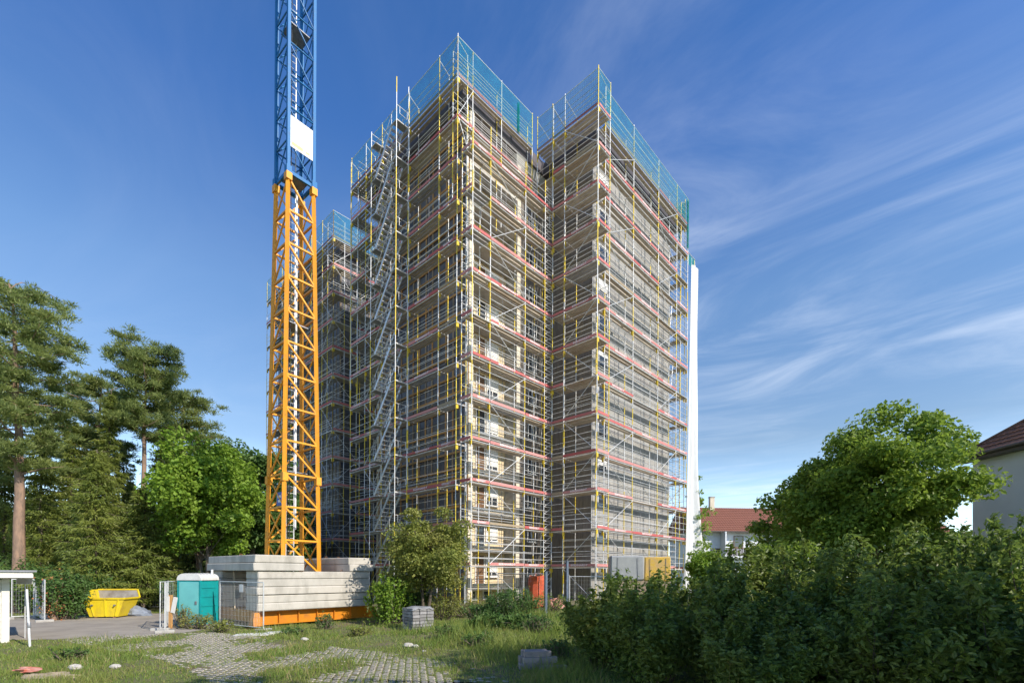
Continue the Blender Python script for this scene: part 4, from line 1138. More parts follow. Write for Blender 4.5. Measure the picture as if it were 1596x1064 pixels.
labs = [('lower left concrete edging block of the small stack by the shrub', -0.45, 0.42, -0.02, 0.0), ('rear lower concrete edging block of the small stack by the shrub', -0.42, 0.38, 0.16, 0.0),
        ('middle concrete edging block of the small stack by the shrub', -0.35, 0.52, -0.02, 0.152), ('rear middle concrete edging block of the small stack by the shrub', -0.42, 0.36, 0.17, 0.152),
        ('topmost front concrete edging block of the small stack', -0.32, 0.36, 0.0, 0.304), ('topmost rear concrete edging block of the small stack', -0.36, 0.30, 0.175, 0.304),
        ('greenish concrete edging block lying in front of the small stack', 0.02, 0.72, -0.22, -0.03)]
for i, (lab, x0, x1, y, z) in enumerate(labs):
    o = rough_block('edging_block', None, 'kerb_stone', x0, x1, y, y + 0.165, z, z + 0.148, 0.012, 0.006, 90 + i)
    o.location = (mesh_loc[0], mesh_loc[1], gzk); o.rotation_euler = (0, 0, R(10))
    tag(o, lab, 'concrete block', 'concrete edging blocks stacked in the grass')
for i, (px, py, sx, sy, lab) in enumerate(((398, 991, 0.7, 0.35, 'pale concrete paving slab lying flat below the fence'), (440, 988, 0.55, 0.3, 'broken concrete slab lying below the orange crane foot'))):
    x, y = G(px, py)
    o = rough_block('paving_slab', None, 'stone_white', -sx, sx, -sy, sy, -0.03, 0.05, 0.02, 0.02, 130 + i)
    o.location = (x, y, float(ground_z(x, y))); o.rotation_euler = (0, 0, R(15 + 30 * i)); tag(o, lab, 'paving slab')
for i, (px, py, s, lab) in enumerate(((637, 1011, 0.16, 'larger of two white stones at the paving edge'), (648, 1012, 0.11, 'smaller of two white stones at the paving edge'), (475, 1001, 0.14, 'single white stone in the grass below the ballast'),
                                      (662, 1018, 0.07, 'tiny white stone at the paving edge right of the pair'), (180, 1044, 0.13, 'pale stone in the left foreground grass'), (118, 1046, 0.16, 'sandy pale stone at bottom left'))):
    x, y = G(px, py)
    lump('stone', lab, 'stone', 'concrete_block', (x, y, float(ground_z(x, y)) + s * 0.3), (s, s * 0.75, s * 0.5), 200 + i, 0.12, group='loose white stones')
lump('sand_heap', 'low sandy heap at the bottom left edge of the grass', 'sand heap', 'sand', (gx(75, 10.9), 10.9, 0.0), (0.6, 0.3, 0.09), 77, 0.3, flat=0.2)
lump('red_sheet', 'faded red plastic sheet half buried at bottom left', 'plastic sheet', 'sack_red', (gx(44, 11.0), 11.0, 0.16), (0.28, 0.16, 0.05), 78, 0.3)
# orange sack and red heap by the building
x, y = gx(838, 26.5), 26.5
o = thing('bulk_bag', 'upright orange bulk bag in front of the building corner', 'bulk bag', (x, y, float(ground_z(x, y))), R(25))
V, F = [], []
for j in range(9):
    zz = j / 8 * 1.75
    for i in range(12):
        a = 2 * math.pi * i / 12; r = 0.44 * (1 + 0.08 * math.sin(3 * a + j) - 0.05 * math.cos(j * 1.7 + i))
        sq = 1 / max(abs(math.cos(a)), abs(math.sin(a))) ** 0.6
        V.append((r * sq * math.cos(a), r * sq * math.sin(a), zz + 0.03 * math.sin(i * 2.1) * (j == 8)))
for j in range(8):
    for i in range(12): F.append((j * 12 + i, j * 12 + (i + 1) % 12, j * 12 + 12 + (i + 1) % 12, j * 12 + 12 + i))
V.append((0, 0, 1.62)); F += [(96 + i, 96 + (i + 1) % 12, 108) for i in range(12)]
mesh_obj('bag', o, 'sack_orange', V, F)
for s in (-1, 1): bar('strap', o, 'sack_red', (0.3 * s, -0.3, 1.7), (0.1 * s, 0.0, 1.9), 0.02)
lump('sack_heap', 'heap of crumpled red plastic sacks beside the steel post', 'sack heap', 'sack_red', (gx(870, 25.6), 25.6, 0.55), (0.75, 0.6, 0.5), 31, 0.3, flat=0.8)
# film-wrapped packs of insulation
def pack(label, px, Y, w_, d_, h_, mn, z0, rz):
    t = thing('insulation_pack', label, 'wrapped pack', (gx(px, Y), Y, z0), rz, 'film-wrapped packs near the hedge')
    rough_block('pack', t, mn, -w_ / 2, w_ / 2, -d_ / 2, d_ / 2, 0, h_, 0.06, 0.02, int(px))
    for s in (-0.3, 0.3): box('strap', t, 'print_dark', s * w_ - 0.012, s * w_ + 0.012, -d_ / 2 - 0.022, -d_ / 2 - 0.019, 0.08, h_ - 0.08)
    for yy in (-0.4, 0.4): box('bearer', t, 'timber_pale', -w_ / 2, w_ / 2, yy * d_ - .05, yy * d_ + .05, -1.0, -0.002)
    return t
pack('grey film-wrapped insulation pack showing above the hedge', 975, 24.2, 1.62, 1.1, 1.2, 'film_grey', 2.08, R(-3))
pack('yellow film-wrapped insulation pack showing above the hedge', 1021, 24.6, 1.30, 1.1, 1.2, 'film_yellow', 2.06, R(-3))
# ---- VEG

# ------------------------------------------------------------------ vegetation
RNG = np.random.default_rng(12)
def unit(v): return v / np.maximum(np.linalg.norm(v, axis=-1, keepdims=True), 1e-6)
def leaves(P, D, size, aspect=0.55, fold=0.18, jitter=0.9, rng=RNG, six=False):
    """one small folded leaf at each point P, lying roughly across the direction D"""
    n = len(P); size = np.broadcast_to(np.asarray(size, float), (n,))
    N_ = unit(D + jitter * rng.normal(size=(n, 3)))
    A = unit(np.cross(N_, rng.normal(size=(n, 3)))); B = np.cross(N_, A)
    L = (size * rng.uniform(0.5, 1.45, n))[:, None]
    W = L * aspect
    if not six:
        V = np.stack([P - A * L * .5, P + B * W * .5 + N_ * L * fold * .5, P + A * L * .5, P - B * W * .5 + N_ * L * fold * .5], 1)
        F = np.arange(n * 4).reshape(n, 4)
        # two triangles folded along the midrib
        F = np.concatenate([F[:, [0, 1, 2]], F[:, [0, 2, 3]]])
        return V.reshape(-1, 3), F
    V = np.stack([P - A * L * .5, P - A * L * .12 + B * W * .5 + N_ * L * fold * .4, P + A * L * .22 + B * W * .36 + N_ * L * fold * .3, P + A * L * .5 - N_ * L * .12,
                  P + A * L * .22 - B * W * .36 + N_ * L * fold * .3, P - A * L * .12 - B * W * .5 + N_ * L * fold * .4], 1)
    I = np.arange(n * 6).reshape(n, 6)
    F = np.concatenate([I[:, [0, 1, 2]], I[:, [0, 2, 3]], I[:, [0, 3, 4]], I[:, [0, 4, 5]]])
    return V.reshape(-1, 3), F
def blades(P, D, length, width, rng=RNG):
    """thin pointed blade from each point P along D"""
    n = len(P); D = unit(D)
    S = unit(np.cross(D, rng.normal(size=(n, 3))))
    length = np.broadcast_to(np.asarray(length, float), (n,))[:, None]; width = np.broadcast_to(np.asarray(width, float), (n,))[:, None]
    V = np.stack([P - S * width * .5, P + S * width * .5, P + D * length], 1)
    return V.reshape(-1, 3), np.arange(n * 3).reshape(n, 3)
def tube(pts, radii, n=6):
    pts = np.asarray(pts, float); m = len(pts)
    T = unit(np.gradient(pts, axis=0)); ref = np.array([0.3, 1.0, 0.2])
    S = unit(np.cross(T, ref)); W = np.cross(T, S)
    a = np.linspace(0, 2 * np.pi, n, endpoint=False)
    V = pts[:, None, :] + np.asarray(radii)[:, None, None] * (np.cos(a)[None, :, None] * S[:, None, :] + np.sin(a)[None, :, None] * W[:, None, :])
    I = np.arange(m * n).reshape(m, n)
    F = np.stack([I[:-1], np.roll(I[:-1], -1, 1), np.roll(I[1:], -1, 1), I[1:]], -1).reshape(-1, 4)
    return V.reshape(-1, 3), F
def join(parts):
    Vs, Fs, o = [], [], 0
    for V, F in parts:
        Vs.append(V); Fs.append(F + o); o += len(V)
    return np.concatenate(Vs), np.concatenate(Fs)
def curve(p, q, bend, rng, m=6):
    t = np.linspace(0, 1, m)[:, None]; p, q = np.asarray(p, float), np.asarray(q, float)
    off = rng.normal(size=3) * bend
    return p + (q - p) * t + off * np.sin(np.pi * t) + rng.normal(size=(m, 3)) * bend * 0.12

def broadleaf(label, loc, H, crown, seed, leaf, size, nclump, nleaf, cat='tree', name='deciduous_tree', base=0.28, bark='bark_grey', trunk_r=0.16,
              aspect=0.75, group=None, clump=0.26, ntrunk=1, droop=0.0):
    """tapered trunk forking into limbs, a crown of many leaf clumps with gaps between"""
    rng = np.random.default_rng(seed)
    t = thing(name, label, cat, loc, rng.uniform(0, 6), group)
    rx, ry = crown; zc0 = H * base
    wood, P_, D_, S_ = [], [], [], []
    cen = np.array([0, 0, zc0 + (H - zc0) * 0.5]); rad = np.array([rx, ry, (H - zc0) * 0.5])
    lobes = unit(rng.normal(size=(11, 3)) + np.array([0, 0, 0.25])); lw = rng.uniform(0.7, 1.0, 11)
    C = []
    while len(C) < nclump:
        q = rng.normal(size=3); q /= np.linalg.norm(q)
        r = rng.uniform(0.2, 1.0) ** 0.5
        edge = 0.58 + 0.48 * np.max(lw * np.exp(-((1 - lobes @ q) / 0.16)))
        q = q * r * edge
        if q[2] < -0.75: continue
        C.append(cen + q * rad * np.array([1, 1, 1 if q[2] > 0 else 0.9]))
    C = np.array(C)
    forks = []
    for k in range(ntrunk):
        a = 2 * np.pi * k / ntrunk + 0.4
        foot = np.array([np.cos(a), np.sin(a), 0]) * (0.12 if ntrunk > 1 else 0)
        topp = cen + np.array([np.cos(a) * rx * .3 * (ntrunk > 1), np.sin(a) * ry * .3 * (ntrunk > 1), rad[2] * 0.35])
        tp = curve(foot, topp, 0.12 * H / 10, rng, 9)
        wood.append(tube(tp, np.linspace(trunk_r, trunk_r * 0.3, 9), 8)); forks.append(tp)
    for c in C[rng.permutation(len(C))[:int(nclump * 0.45)]]:
        tp = forks[rng.integers(len(forks))]
        s = tp[rng.integers(3, 8)]
        wood.append(tube(curve(s, c, 0.05 * np.linalg.norm(c - s), rng, 6), np.linspace(trunk_r * 0.32, trunk_r * 0.06, 6), 5))
    for c in C:
        n = int(nleaf * rng.uniform(0.6, 1.4)); cr = clump * min(rx, rad[2]) * rng.uniform(0.7, 1.35)
        d = unit(rng.normal(size=(n, 3))); rr = rng.uniform(0.15, 1, n)[:, None] ** 0.6
        pts = c + d * rr * cr * np.array([1.15, 1.15, 0.72])
        pts[:, 2] -= droop * rr[:, 0] * cr
        P_.append(pts); D_.append(d * 0.6 + np.array([0, 0, 0.9])); S_.append(np.full(n, size))
    P_, D_, S_ = np.concatenate(P_), np.concatenate(D_), np.concatenate(S_)
    V, F = join(wood); np_obj('trunk', t, np_mesh('trunk', bark, V, F, True))
    V, F = leaves(P_, D_, S_, aspect, rng=rng); np_obj('crown', t, np_mesh('crown', leaf, V, F))
    return t

def pine(label, loc, H, seed, bare=0.5, spread=2.6, lean=0.0, trunk_r=0.22, group='conifers at the edge of the wood', leaf='needle_pine', nb=46):
    """Scots pine: long bare trunk, irregular flat-topped tufts of needles at the ends of crooked limbs"""
    rng = np.random.default_rng(seed)
    t = thing('pine_tree', label, 'tree', loc, 0, group)
    top = np.array([lean, 0, H])
    tp = curve((0, 0, 0), top, 0.25, rng, 12)
    wood = [tube(tp, np.linspace(trunk_r, 0.05, 12), 9)]
    P_, D_ = [], []
    for i in range(nb):
        f = bare + (1 - bare) * (i / nb) ** 0.9
        s = tp[0] * 0 + np.array([np.interp(f, np.linspace(0, 1, 12), tp[:, a]) for a in range(3)])
        ang = i * 2.4 + rng.uniform(-.5, .5)
        prof = math.sin(math.pi * min(0.97, 0.22 + 0.62 * (1 - f) / (1 - bare))) ** 0.8
        L = spread * (0.30 + 0.75 * prof) * rng.uniform(0.6, 1.15)
        e = s + np.array([math.cos(ang) * L, math.sin(ang) * L, L * rng.uniform(-0.05, 0.45)])
        br = curve(s, e, 0.10 * L, rng, 6)
        wood.append(tube(br, np.linspace(0.055 * (1.2 - f) + 0.02, 0.012, 6), 5))
        for q in range(rng.integers(6, 10)):
            u = rng.uniform(0.35, 1.05)
            c = br[0] + (br[-1] - br[0]) * u + rng.normal(size=3) * np.array([.40, .40, .15]) * L * 0.42
            n = int(rng.uniform(90, 150))
            r = rng.uniform(0.38, 0.68)
            dd = unit(rng.normal(size=(n, 3)) + np.array([0, 0, 0.45]))
            P_.append(c + dd * rng.uniform(0.0, 0.8, n)[:, None] * r * np.array([1.3, 1.3, 0.5])); D_.append(dd + np.array([0, 0, 0.25]) + 0.3 * rng.normal(size=(n, 3)))
    P_, D_ = np.concatenate(P_), np.concatenate(D_)
    V, F = join(wood); np_obj('trunk', t, np_mesh('trunk', 'bark_pine', V, F, True))
    V, F = blades(P_, D_, rng.uniform(0.15, 0.28, len(P_)), 0.06, rng); np_obj('crown', t, np_mesh('crown', leaf, V, F))
    return t

def spruce(label, loc, H, seed, spread=2.4, base=0.06, group='conifers at the edge of the wood', leaf='needle_spruce', nb=90, trunk_r=0.17):
    """spruce: whorls of drooping boughs hung with short twigs, narrow pointed crown"""
    rng = np.random.default_rng(seed)
    t = thing('spruce_tree', label, 'tree', loc, 0, group)
    tp = curve((0, 0, 0), (0, 0, H), 0.08, rng, 8)
    wood = [tube(tp, np.linspace(trunk_r, 0.02, 8), 8)]
    P_, D_ = [], []
    for i in range(nb):
        f = base + (1 - base) * i / nb
        s = np.array([np.interp(f, np.linspace(0, 1, 8), tp[:, a]) for a in range(3)])
        ang = i * 2.4 + rng.uniform(-.4, .4); L = spread * (1.03 - f) ** 0.8 * rng.uniform(0.6, 1.15) + 0.15
        out = np.array([math.cos(ang), math.sin(ang), 0])
        u = np.linspace(0, 1, 7)[:, None]
        br = s + out * L * u + np.array([0, 0, 1.0]) * (-0.42 * L * u ** 1.2 + 0.25 * L * u ** 3)
        wood.append(tube(br, np.linspace(0.03, 0.006, 7), 4))
        n = int(190 * (0.35 + L / spread)); uu = rng.uniform(0.08, 1.0, n)
        base_p = np.stack([np.interp(uu, u[:, 0], br[:, a]) for a in range(3)], 1)
        side = np.cross(out, [0, 0, 1]); sw = rng.normal(size=n) * 0.26 * L * (1.05 - uu * 0.75)
        hang = -np.abs(rng.normal(size=n)) * 0.16
        P_.append(base_p + side * sw[:, None] + np.stack([0 * hang, 0 * hang, hang], 1))
        D_.append(out * 0.7 + side * np.sign(sw)[:, None] * 0.6 + np.array([0, 0, -0.55]) + 0.45 * rng.normal(size=(n, 3)))
    P_, D_ = np.concatenate(P_), np.concatenate(D_)
    V, F = join(wood); np_obj('trunk', t, np_mesh('trunk', 'bark_grey', V, F, True))
    V, F = blades(P_, D_, rng.uniform(0.14, 0.32, len(P_)), 0.07, rng); np_obj('crown', t, np_mesh('crown', leaf, V, F))
    return t

def shrub(label, loc, size, seed, leaf='leaf_shrub', lsize=0.10, n=11000, name='shrub', cat='shrub', group=None, six=True, aspect=0.5):
    """many-stemmed bush: arching stems carrying leaves, loose outline, dark gaps"""
    rng = np.random.default_rng(seed)
    t = thing(name, label, cat, loc, 0, group)
    rx, ry, H = size
    ns = 34; wood, P_, D_ = [], [], []
    for i in range(ns):
        a, r = rng.uniform(0, 2 * np.pi), math.sqrt(rng.uniform(0, 1))
        e = np.array([math.cos(a) * rx * r, math.sin(a) * ry * r, H * (0.45 + 0.55 * math.sqrt(max(0, 1 - r * r * 0.85))) * rng.uniform(0.75, 1.08)])
        s = np.array([math.cos(a) * rx * r * 0.35, math.sin(a) * ry * r * 0.35, 0.0])
        st = curve(s, e, 0.12, rng, 7); wood.append(tube(st, np.linspace(0.02, 0.004, 7), 4))
        if i % 5 == 0: e = e * np.array([1.06, 1.06, rng.uniform(1.02, 1.14)]); st = curve(s, e, 0.12, rng, 7); wood.append(tube(st, np.linspace(0.018, 0.004, 7), 4))
        m = int(n / ns * (0.8 if i % 5 == 0 else 1.05)); uu = rng.uniform(0.12, 1.02, m) ** 0.75
        bp = np.stack([np.interp(uu, np.linspace(0, 1, 7), st[:, k]) for k in range(3)], 1)
        d = unit(rng.normal(size=(m, 3))); off = np.abs(rng.normal(size=m)) * 0.21 * min(rx, H) * (1.15 - 0.7 * uu)
        P_.append(bp + d * off[:, None]); D_.append(d * 0.35 + np.array([0, 0, 0.75]) + 0.3 * unit(bp * np.array([1, 1, 0.1])))
    P_, D_ = np.concatenate(P_), np.concatenate(D_)
    P_[:, 2] = np.abs(P_[:, 2]) + 0.02
    V, F = join(wood); np_obj('stem', t, np_mesh('stem', 'bark_grey', V, F, True))
    V, F = leaves(P_, D_, lsize, aspect, 0.2, 0.75, rng, six); np_obj('foliage', t, np_mesh('foliage', leaf, V, F))
    return t
def at(px, Y): return (gx(px, Y), Y, float(ground_z(gx(px, Y), Y)) - 0.03)

# --- wood on the left
pine('tall pine at the left edge with broad crown and stout bare trunk', at(27, 27.5), 18.7, 1, bare=0.42, spread=3.0, trunk_r=0.33, lean=-0.5, nb=60)
pine('tall straight pine with rounded dark top left of the crane', at(222, 33.5), 18.0, 2, bare=0.64, spread=2.2, trunk_r=0.24, lean=0.2, nb=44)
pine('slimmer pine with reddish leaning trunk right of the tallest middle pine', at(270, 38.5), 16.6, 3, bare=0.42, spread=2.3, trunk_r=0.20, lean=0.8, nb=44)
pine('pine half hidden behind the spruce in the middle of the wood', at(150, 37.0), 16.8, 4, bare=0.48, spread=2.2, trunk_r=0.2, lean=0.3, nb=42)
pine('small pine behind the bright green maple', at(312, 44), 15.2, 5, bare=0.35, spread=2.4, trunk_r=0.18, nb=34)
pine('background pine filling the gap right of the left edge pine', at(96, 40), 15.0, 6, bare=0.45, spread=2.0, trunk_r=0.2, nb=32)
pine('pine cut by the left picture edge', at(-45, 31), 17.5, 7, bare=0.35, spread=3.2, trunk_r=0.26)
spruce('slender spruce with drooping yellowish boughs left of the middle pine', at(172, 32.5), 14.6, 8, spread=1.7, base=0.25, nb=70)
spruce('broad spruce whose lower boughs hang over the skip', at(150, 28.5), 9.6, 9, spread=3.2, base=0.16, nb=110)
spruce('dense spruce beside the left edge pine trunk', at(66, 30.5), 11.6, 10, spread=2.5, base=0.14)
spruce('spruce with low boughs between skip and portable toilet', at(222, 29.5), 7.6, 11, spread=2.7, base=0.20, nb=100)
spruce('dark spruce behind the white shed', at(5, 33), 11.0, 12, spread=2.8, base=0.08)
spruce('pale thin spruce behind the skip', at(112, 35), 13.4, 13, spread=2.2, base=0.14, nb=90)
spruce('dark spruce in the gap left of the bright maple', at(258, 37), 13.8, 31, spread=2.5, base=0.08)
spruce('spruce behind the broad spruce left of the middle pine', at(190, 40), 13.0, 32, spread=2.6, base=0.06)
broadleaf('bright green maple behind the portable toilet', at(322, 31), 11.6, (3.6, 3.2), 14, 'leaf_bright', 0.22, 120, 330, base=0.16, trunk_r=0.14, ntrunk=2)
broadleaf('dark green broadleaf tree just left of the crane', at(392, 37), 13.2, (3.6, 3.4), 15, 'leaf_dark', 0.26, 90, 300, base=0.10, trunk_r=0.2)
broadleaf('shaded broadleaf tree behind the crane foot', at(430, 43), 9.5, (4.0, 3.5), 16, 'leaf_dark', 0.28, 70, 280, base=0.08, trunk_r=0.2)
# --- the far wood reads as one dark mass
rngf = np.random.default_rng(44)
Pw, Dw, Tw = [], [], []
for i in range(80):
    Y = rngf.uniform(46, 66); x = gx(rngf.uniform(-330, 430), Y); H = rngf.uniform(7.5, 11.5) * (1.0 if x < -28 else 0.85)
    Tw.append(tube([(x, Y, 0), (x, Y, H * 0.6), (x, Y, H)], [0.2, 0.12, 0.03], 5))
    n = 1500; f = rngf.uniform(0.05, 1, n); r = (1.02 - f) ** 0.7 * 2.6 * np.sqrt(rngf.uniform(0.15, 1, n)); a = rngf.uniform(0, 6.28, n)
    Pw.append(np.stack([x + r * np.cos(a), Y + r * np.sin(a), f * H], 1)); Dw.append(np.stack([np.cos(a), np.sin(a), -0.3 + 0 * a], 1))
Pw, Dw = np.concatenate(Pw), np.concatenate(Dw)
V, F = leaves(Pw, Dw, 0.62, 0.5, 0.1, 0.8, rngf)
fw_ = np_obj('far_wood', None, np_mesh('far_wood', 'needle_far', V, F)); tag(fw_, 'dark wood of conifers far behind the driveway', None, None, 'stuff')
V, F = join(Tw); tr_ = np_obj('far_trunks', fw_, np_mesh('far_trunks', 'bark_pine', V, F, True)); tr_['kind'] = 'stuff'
# undergrowth
for i, (px, Y, sx, H, leaf, lab) in enumerate((
        (96, 23.9, 1.3, 2.5, 'leaf_weed', 'leafy bush overgrowing the left end of the skip'),
        (60, 28.0, 1.9, 3.0, 'leaf_weed', 'green bush behind the slanting fence panel'),
        (205, 30.5, 1.5, 1.9, 'leaf_weed', 'low bush under the trees right of the skip'),
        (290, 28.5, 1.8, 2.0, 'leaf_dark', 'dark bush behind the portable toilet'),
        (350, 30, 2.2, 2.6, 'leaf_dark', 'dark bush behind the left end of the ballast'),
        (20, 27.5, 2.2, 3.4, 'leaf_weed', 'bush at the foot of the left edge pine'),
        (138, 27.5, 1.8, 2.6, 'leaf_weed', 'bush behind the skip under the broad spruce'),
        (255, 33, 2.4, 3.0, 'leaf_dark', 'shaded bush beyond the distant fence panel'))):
    shrub(lab, at(px, Y), (sx, sx * 0.8, H), 300 + i, leaf, 0.13, 5200, group='undergrowth bushes of the wood', six=False, aspect=0.6)
st = thing('dead_stump', 'reddish dead trunk with brown leaves left of the skip', 'stump', at(84, 23.5), 0)
V, F = join([tube([(0, 0, 0), (0.05, 0, 0.9), (-0.05, 0.05, 1.9)], [0.14, 0.11, 0.05], 7), tube([(0.05, 0, 0.8), (0.3, 0, 1.3), (0.45, 0, 1.9)], [0.06, 0.05, 0.02], 5)])
np_obj('trunk', st, np_mesh('trunk', 'bark_pine', V, F, True))
Pd = RNG.normal(size=(500, 3)) * np.array([0.22, 0.2, 0.55]) + np.array([0, -0.1, 0.95]); V, F = leaves(Pd, RNG.normal(size=(500, 3)), 0.10, 0.6)
np_obj('foliage', st, np_mesh('foliage', 'dead_red', V, F))

# --- small fruit tree and bushes in front of the building
broadleaf('bushy yellowish-green fruit tree in front of the scaffold corner', at(662, 23.2), 5.9, (2.9, 2.4), 20, 'leaf_apple', 0.105, 100, 330, name='fruit_tree', base=0.16, trunk_r=0.10, ntrunk=3, clump=0.25, droop=0.45)
shrub('light green bush at the right end of the ballast', at(606, 22.0), (1.05, 0.9, 2.3), 21, 'leaf_bright', 0.11, 5200, six=False, aspect=0.75)
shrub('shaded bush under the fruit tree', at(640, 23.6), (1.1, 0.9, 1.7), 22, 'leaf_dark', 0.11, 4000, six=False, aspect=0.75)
shrub('thin pale bush right of the fruit tree trunk', at(690, 23.8), (0.9, 0.7, 1.5), 23, 'leaf_apple', 0.09, 2200, six=False)
shrub('rounded dark green bush on the mound before the loggias', at(805, 21.2), (1.35, 1.0, 1.35), 24, 'leaf_weed', 0.085, 7000, six=False, aspect=0.45)
shrub('low bush left of the rounded bush on the mound', at(752, 21.4), (0.9, 0.8, 0.85), 25, 'leaf_weed', 0.09, 3200, six=False, aspect=0.5)
shrub('broad-leaved weeds spreading below the rounded bush', at(785, 18.2), (1.6, 0.8, 0.55), 26, 'leaf_weed', 0.19, 2600, six=True, aspect=0.42, name='weed_patch', cat='weeds')
shrub('small weeds growing beside the crane foot', at(505, 20.6), (0.35, 0.3, 0.75), 27, 'leaf_weed', 0.10, 420, six=False, name='weed_patch', cat='weeds')
shrub('weeds growing below the portable toilet', at(305, 20.2), (0.7, 0.4, 0.6), 28, 'leaf_apple', 0.08, 900, six=False, name='weed_patch', cat='weeds')
shrub('pale weed clump beside the fence in front of the toilet', at(285, 20.6), (0.3, 0.3, 1.0), 29, 'leaf_apple', 0.08, 500, six=False, name='weed_patch', cat='weeds')
shrub('tall thin weeds before the loggia base', at(735, 24.6), (1.6, 0.6, 1.1), 30, 'leaf_apple', 0.07, 1800, six=False, name='weed_patch', cat='weeds')

# --- hedge of shrubs on the right, in the shade of trees outside the frame
hedge = [(2.55, 12.6, 1.25, 2.25, 'leftmost shrub of the dark hedge'), (3.1, 10.6, 1.25, 2.0, 'front left shrub of the dark hedge'),
         (4.35, 13.4, 1.4, 2.45, 'rear shrub of the hedge below the insulation packs'), (4.8, 10.6, 1.4, 2.35, 'second front shrub of the hedge from the left'),
         (6.3, 13.2, 1.5, 3.1, 'rear hedge shrub below the red-roofed house'), (6.6, 10.4, 1.5, 2.85, 'front hedge shrub below the red-roofed house'),
         (8.5, 13.0, 1.6, 3.35, 'rear hedge shrub left below the big maple'), (8.4, 9.9, 1.55, 2.9, 'front hedge shrub left below the big maple'),
         (10.6, 12.6, 1.6, 3.45, 'rear hedge shrub right below the big maple'), (10.2, 9.4, 1.55, 3.05, 'front hedge shrub right below the big maple'),
         (12.7, 12.2, 1.7, 3.65, 'tall rear hedge shrub before the white gable house'), (11.3, 10.9, 1.2, 3.35, 'hedge shrub at the right picture edge'),
         (4.4, 8.9, 1.2, 1.7, 'low near hedge shrub at the bottom left of the hedge'), (6.3, 8.3, 1.35, 2.2, 'low near hedge shrub at the bottom middle'),
         (8.3, 7.8, 1.4, 2.5, 'near hedge shrub at the bottom right corner')]
protos = []
for i, (x, y, r, H, lab) in enumerate(hedge):
    z = float(ground_z(x, y)) - 0.03
    if i < 4:
        o = shrub(lab, (x, y, z), (1.5, 1.4, 2.8), 400 + i, 'leaf_shrub', 0.125, 14500, group='hedge of dark shrubs', six=True, aspect=0.5); protos.append(o)
        o.scale = (r / 1.5, r / 1.5, H / 2.8)
    else:
        copy_thing(protos[i % 4], (x, y, z), i * 1.7, lab, (r / 1.5, r / 1.5, H / 2.8))
for i, (x, y, h) in enumerate(((1.75, 9.0, 0.9), (1.9, 9.15, 0.75))):
    t = thing('seed_stalk', 'thin %s seed stalk in front of the hedge' % ('taller', 'shorter')[i], 'plant', (gx(1103 + 12 * i, 9.2), 9.2 - 0.9, 0.0), 0)
    bar('stalk', t, 'grass_dry', (0, 0, 0), (0.03, 0, h), 0.006, 5); lump('h', 'x y z w', 'x', 'grass_dry', (0, 0, 0), (.02, .02, .02), 1) if False else None
    V, F = leaves(RNG.normal(size=(60, 3)) * 0.018 + np.array([0.03, 0, h]), RNG.normal(size=(60, 3)), 0.03); np_obj('seed_head', t, np_mesh('seed_head', 'grass_dry', V, F))

# --- trees on the right
broadleaf('large spreading maple right of the tower', (gx(1342, 24.5), 24.5, 0), 10.9, (5.9, 4.8), 50, 'leaf_maple', 0.19, 190, 420, base=0.08, trunk_r=0.26, ntrunk=3, clump=0.17)
broadleaf('thin young tree beside the hanging tarpaulin', (gx(1088, 48), 48, 0), 12.6, (1.5, 1.5), 51, 'leaf_maple', 0.22, 46, 60, base=0.12, trunk_r=0.12, clump=0.34)
broadleaf('yellowish bush below the thin young tree', (gx(1108, 36), 36, 0), 4.6, (2.2, 1.8), 52, 'leaf_bright', 0.2, 50, 240, base=0.02, trunk_r=0.08, name='bush', cat='bush')
broadleaf('small round tree beside the white gable house wall', (gx(1490, 30), 30, 0), 6.2, (2.6, 2.2), 53, 'leaf_maple', 0.2, 60, 260, base=0.05, trunk_r=0.1)
broadleaf('low bush under the left side of the large maple', (gx(1225, 23), 23, 0), 4.4, (2.4, 2.0), 54, 'leaf_maple', 0.18, 60, 260, base=0.03, trunk_r=0.08, name='bush', cat='bush')
# trees outside the frame on the right that keep the foreground and the hedge in shade
for i, (x, y, H, r, lab) in enumerate(((13.0, 2.6, 11.5, 3.6, 'shade tree beyond the right frame edge near the hedge'), 
                                       (9.0, -1.5, 13.5, 3.8, 'shade tree behind the photographer on the right'), (14.5, -3.0, 15.5, 4.2, 'tall shade tree behind the photographer far right'))):
    if i == 0: shade0 = broadleaf(lab, (x, y, 0), 12.5, (3.7, 3.7), 60, 'leaf_maple', 0.30, 62, 190, base=0.2, trunk_r=0.25, group='shade trees outside the frame')
    else: copy_thing(shade0, (x, y, 0), i * 2.0, lab, (r / 3.7, r / 3.7, H / 12.5))

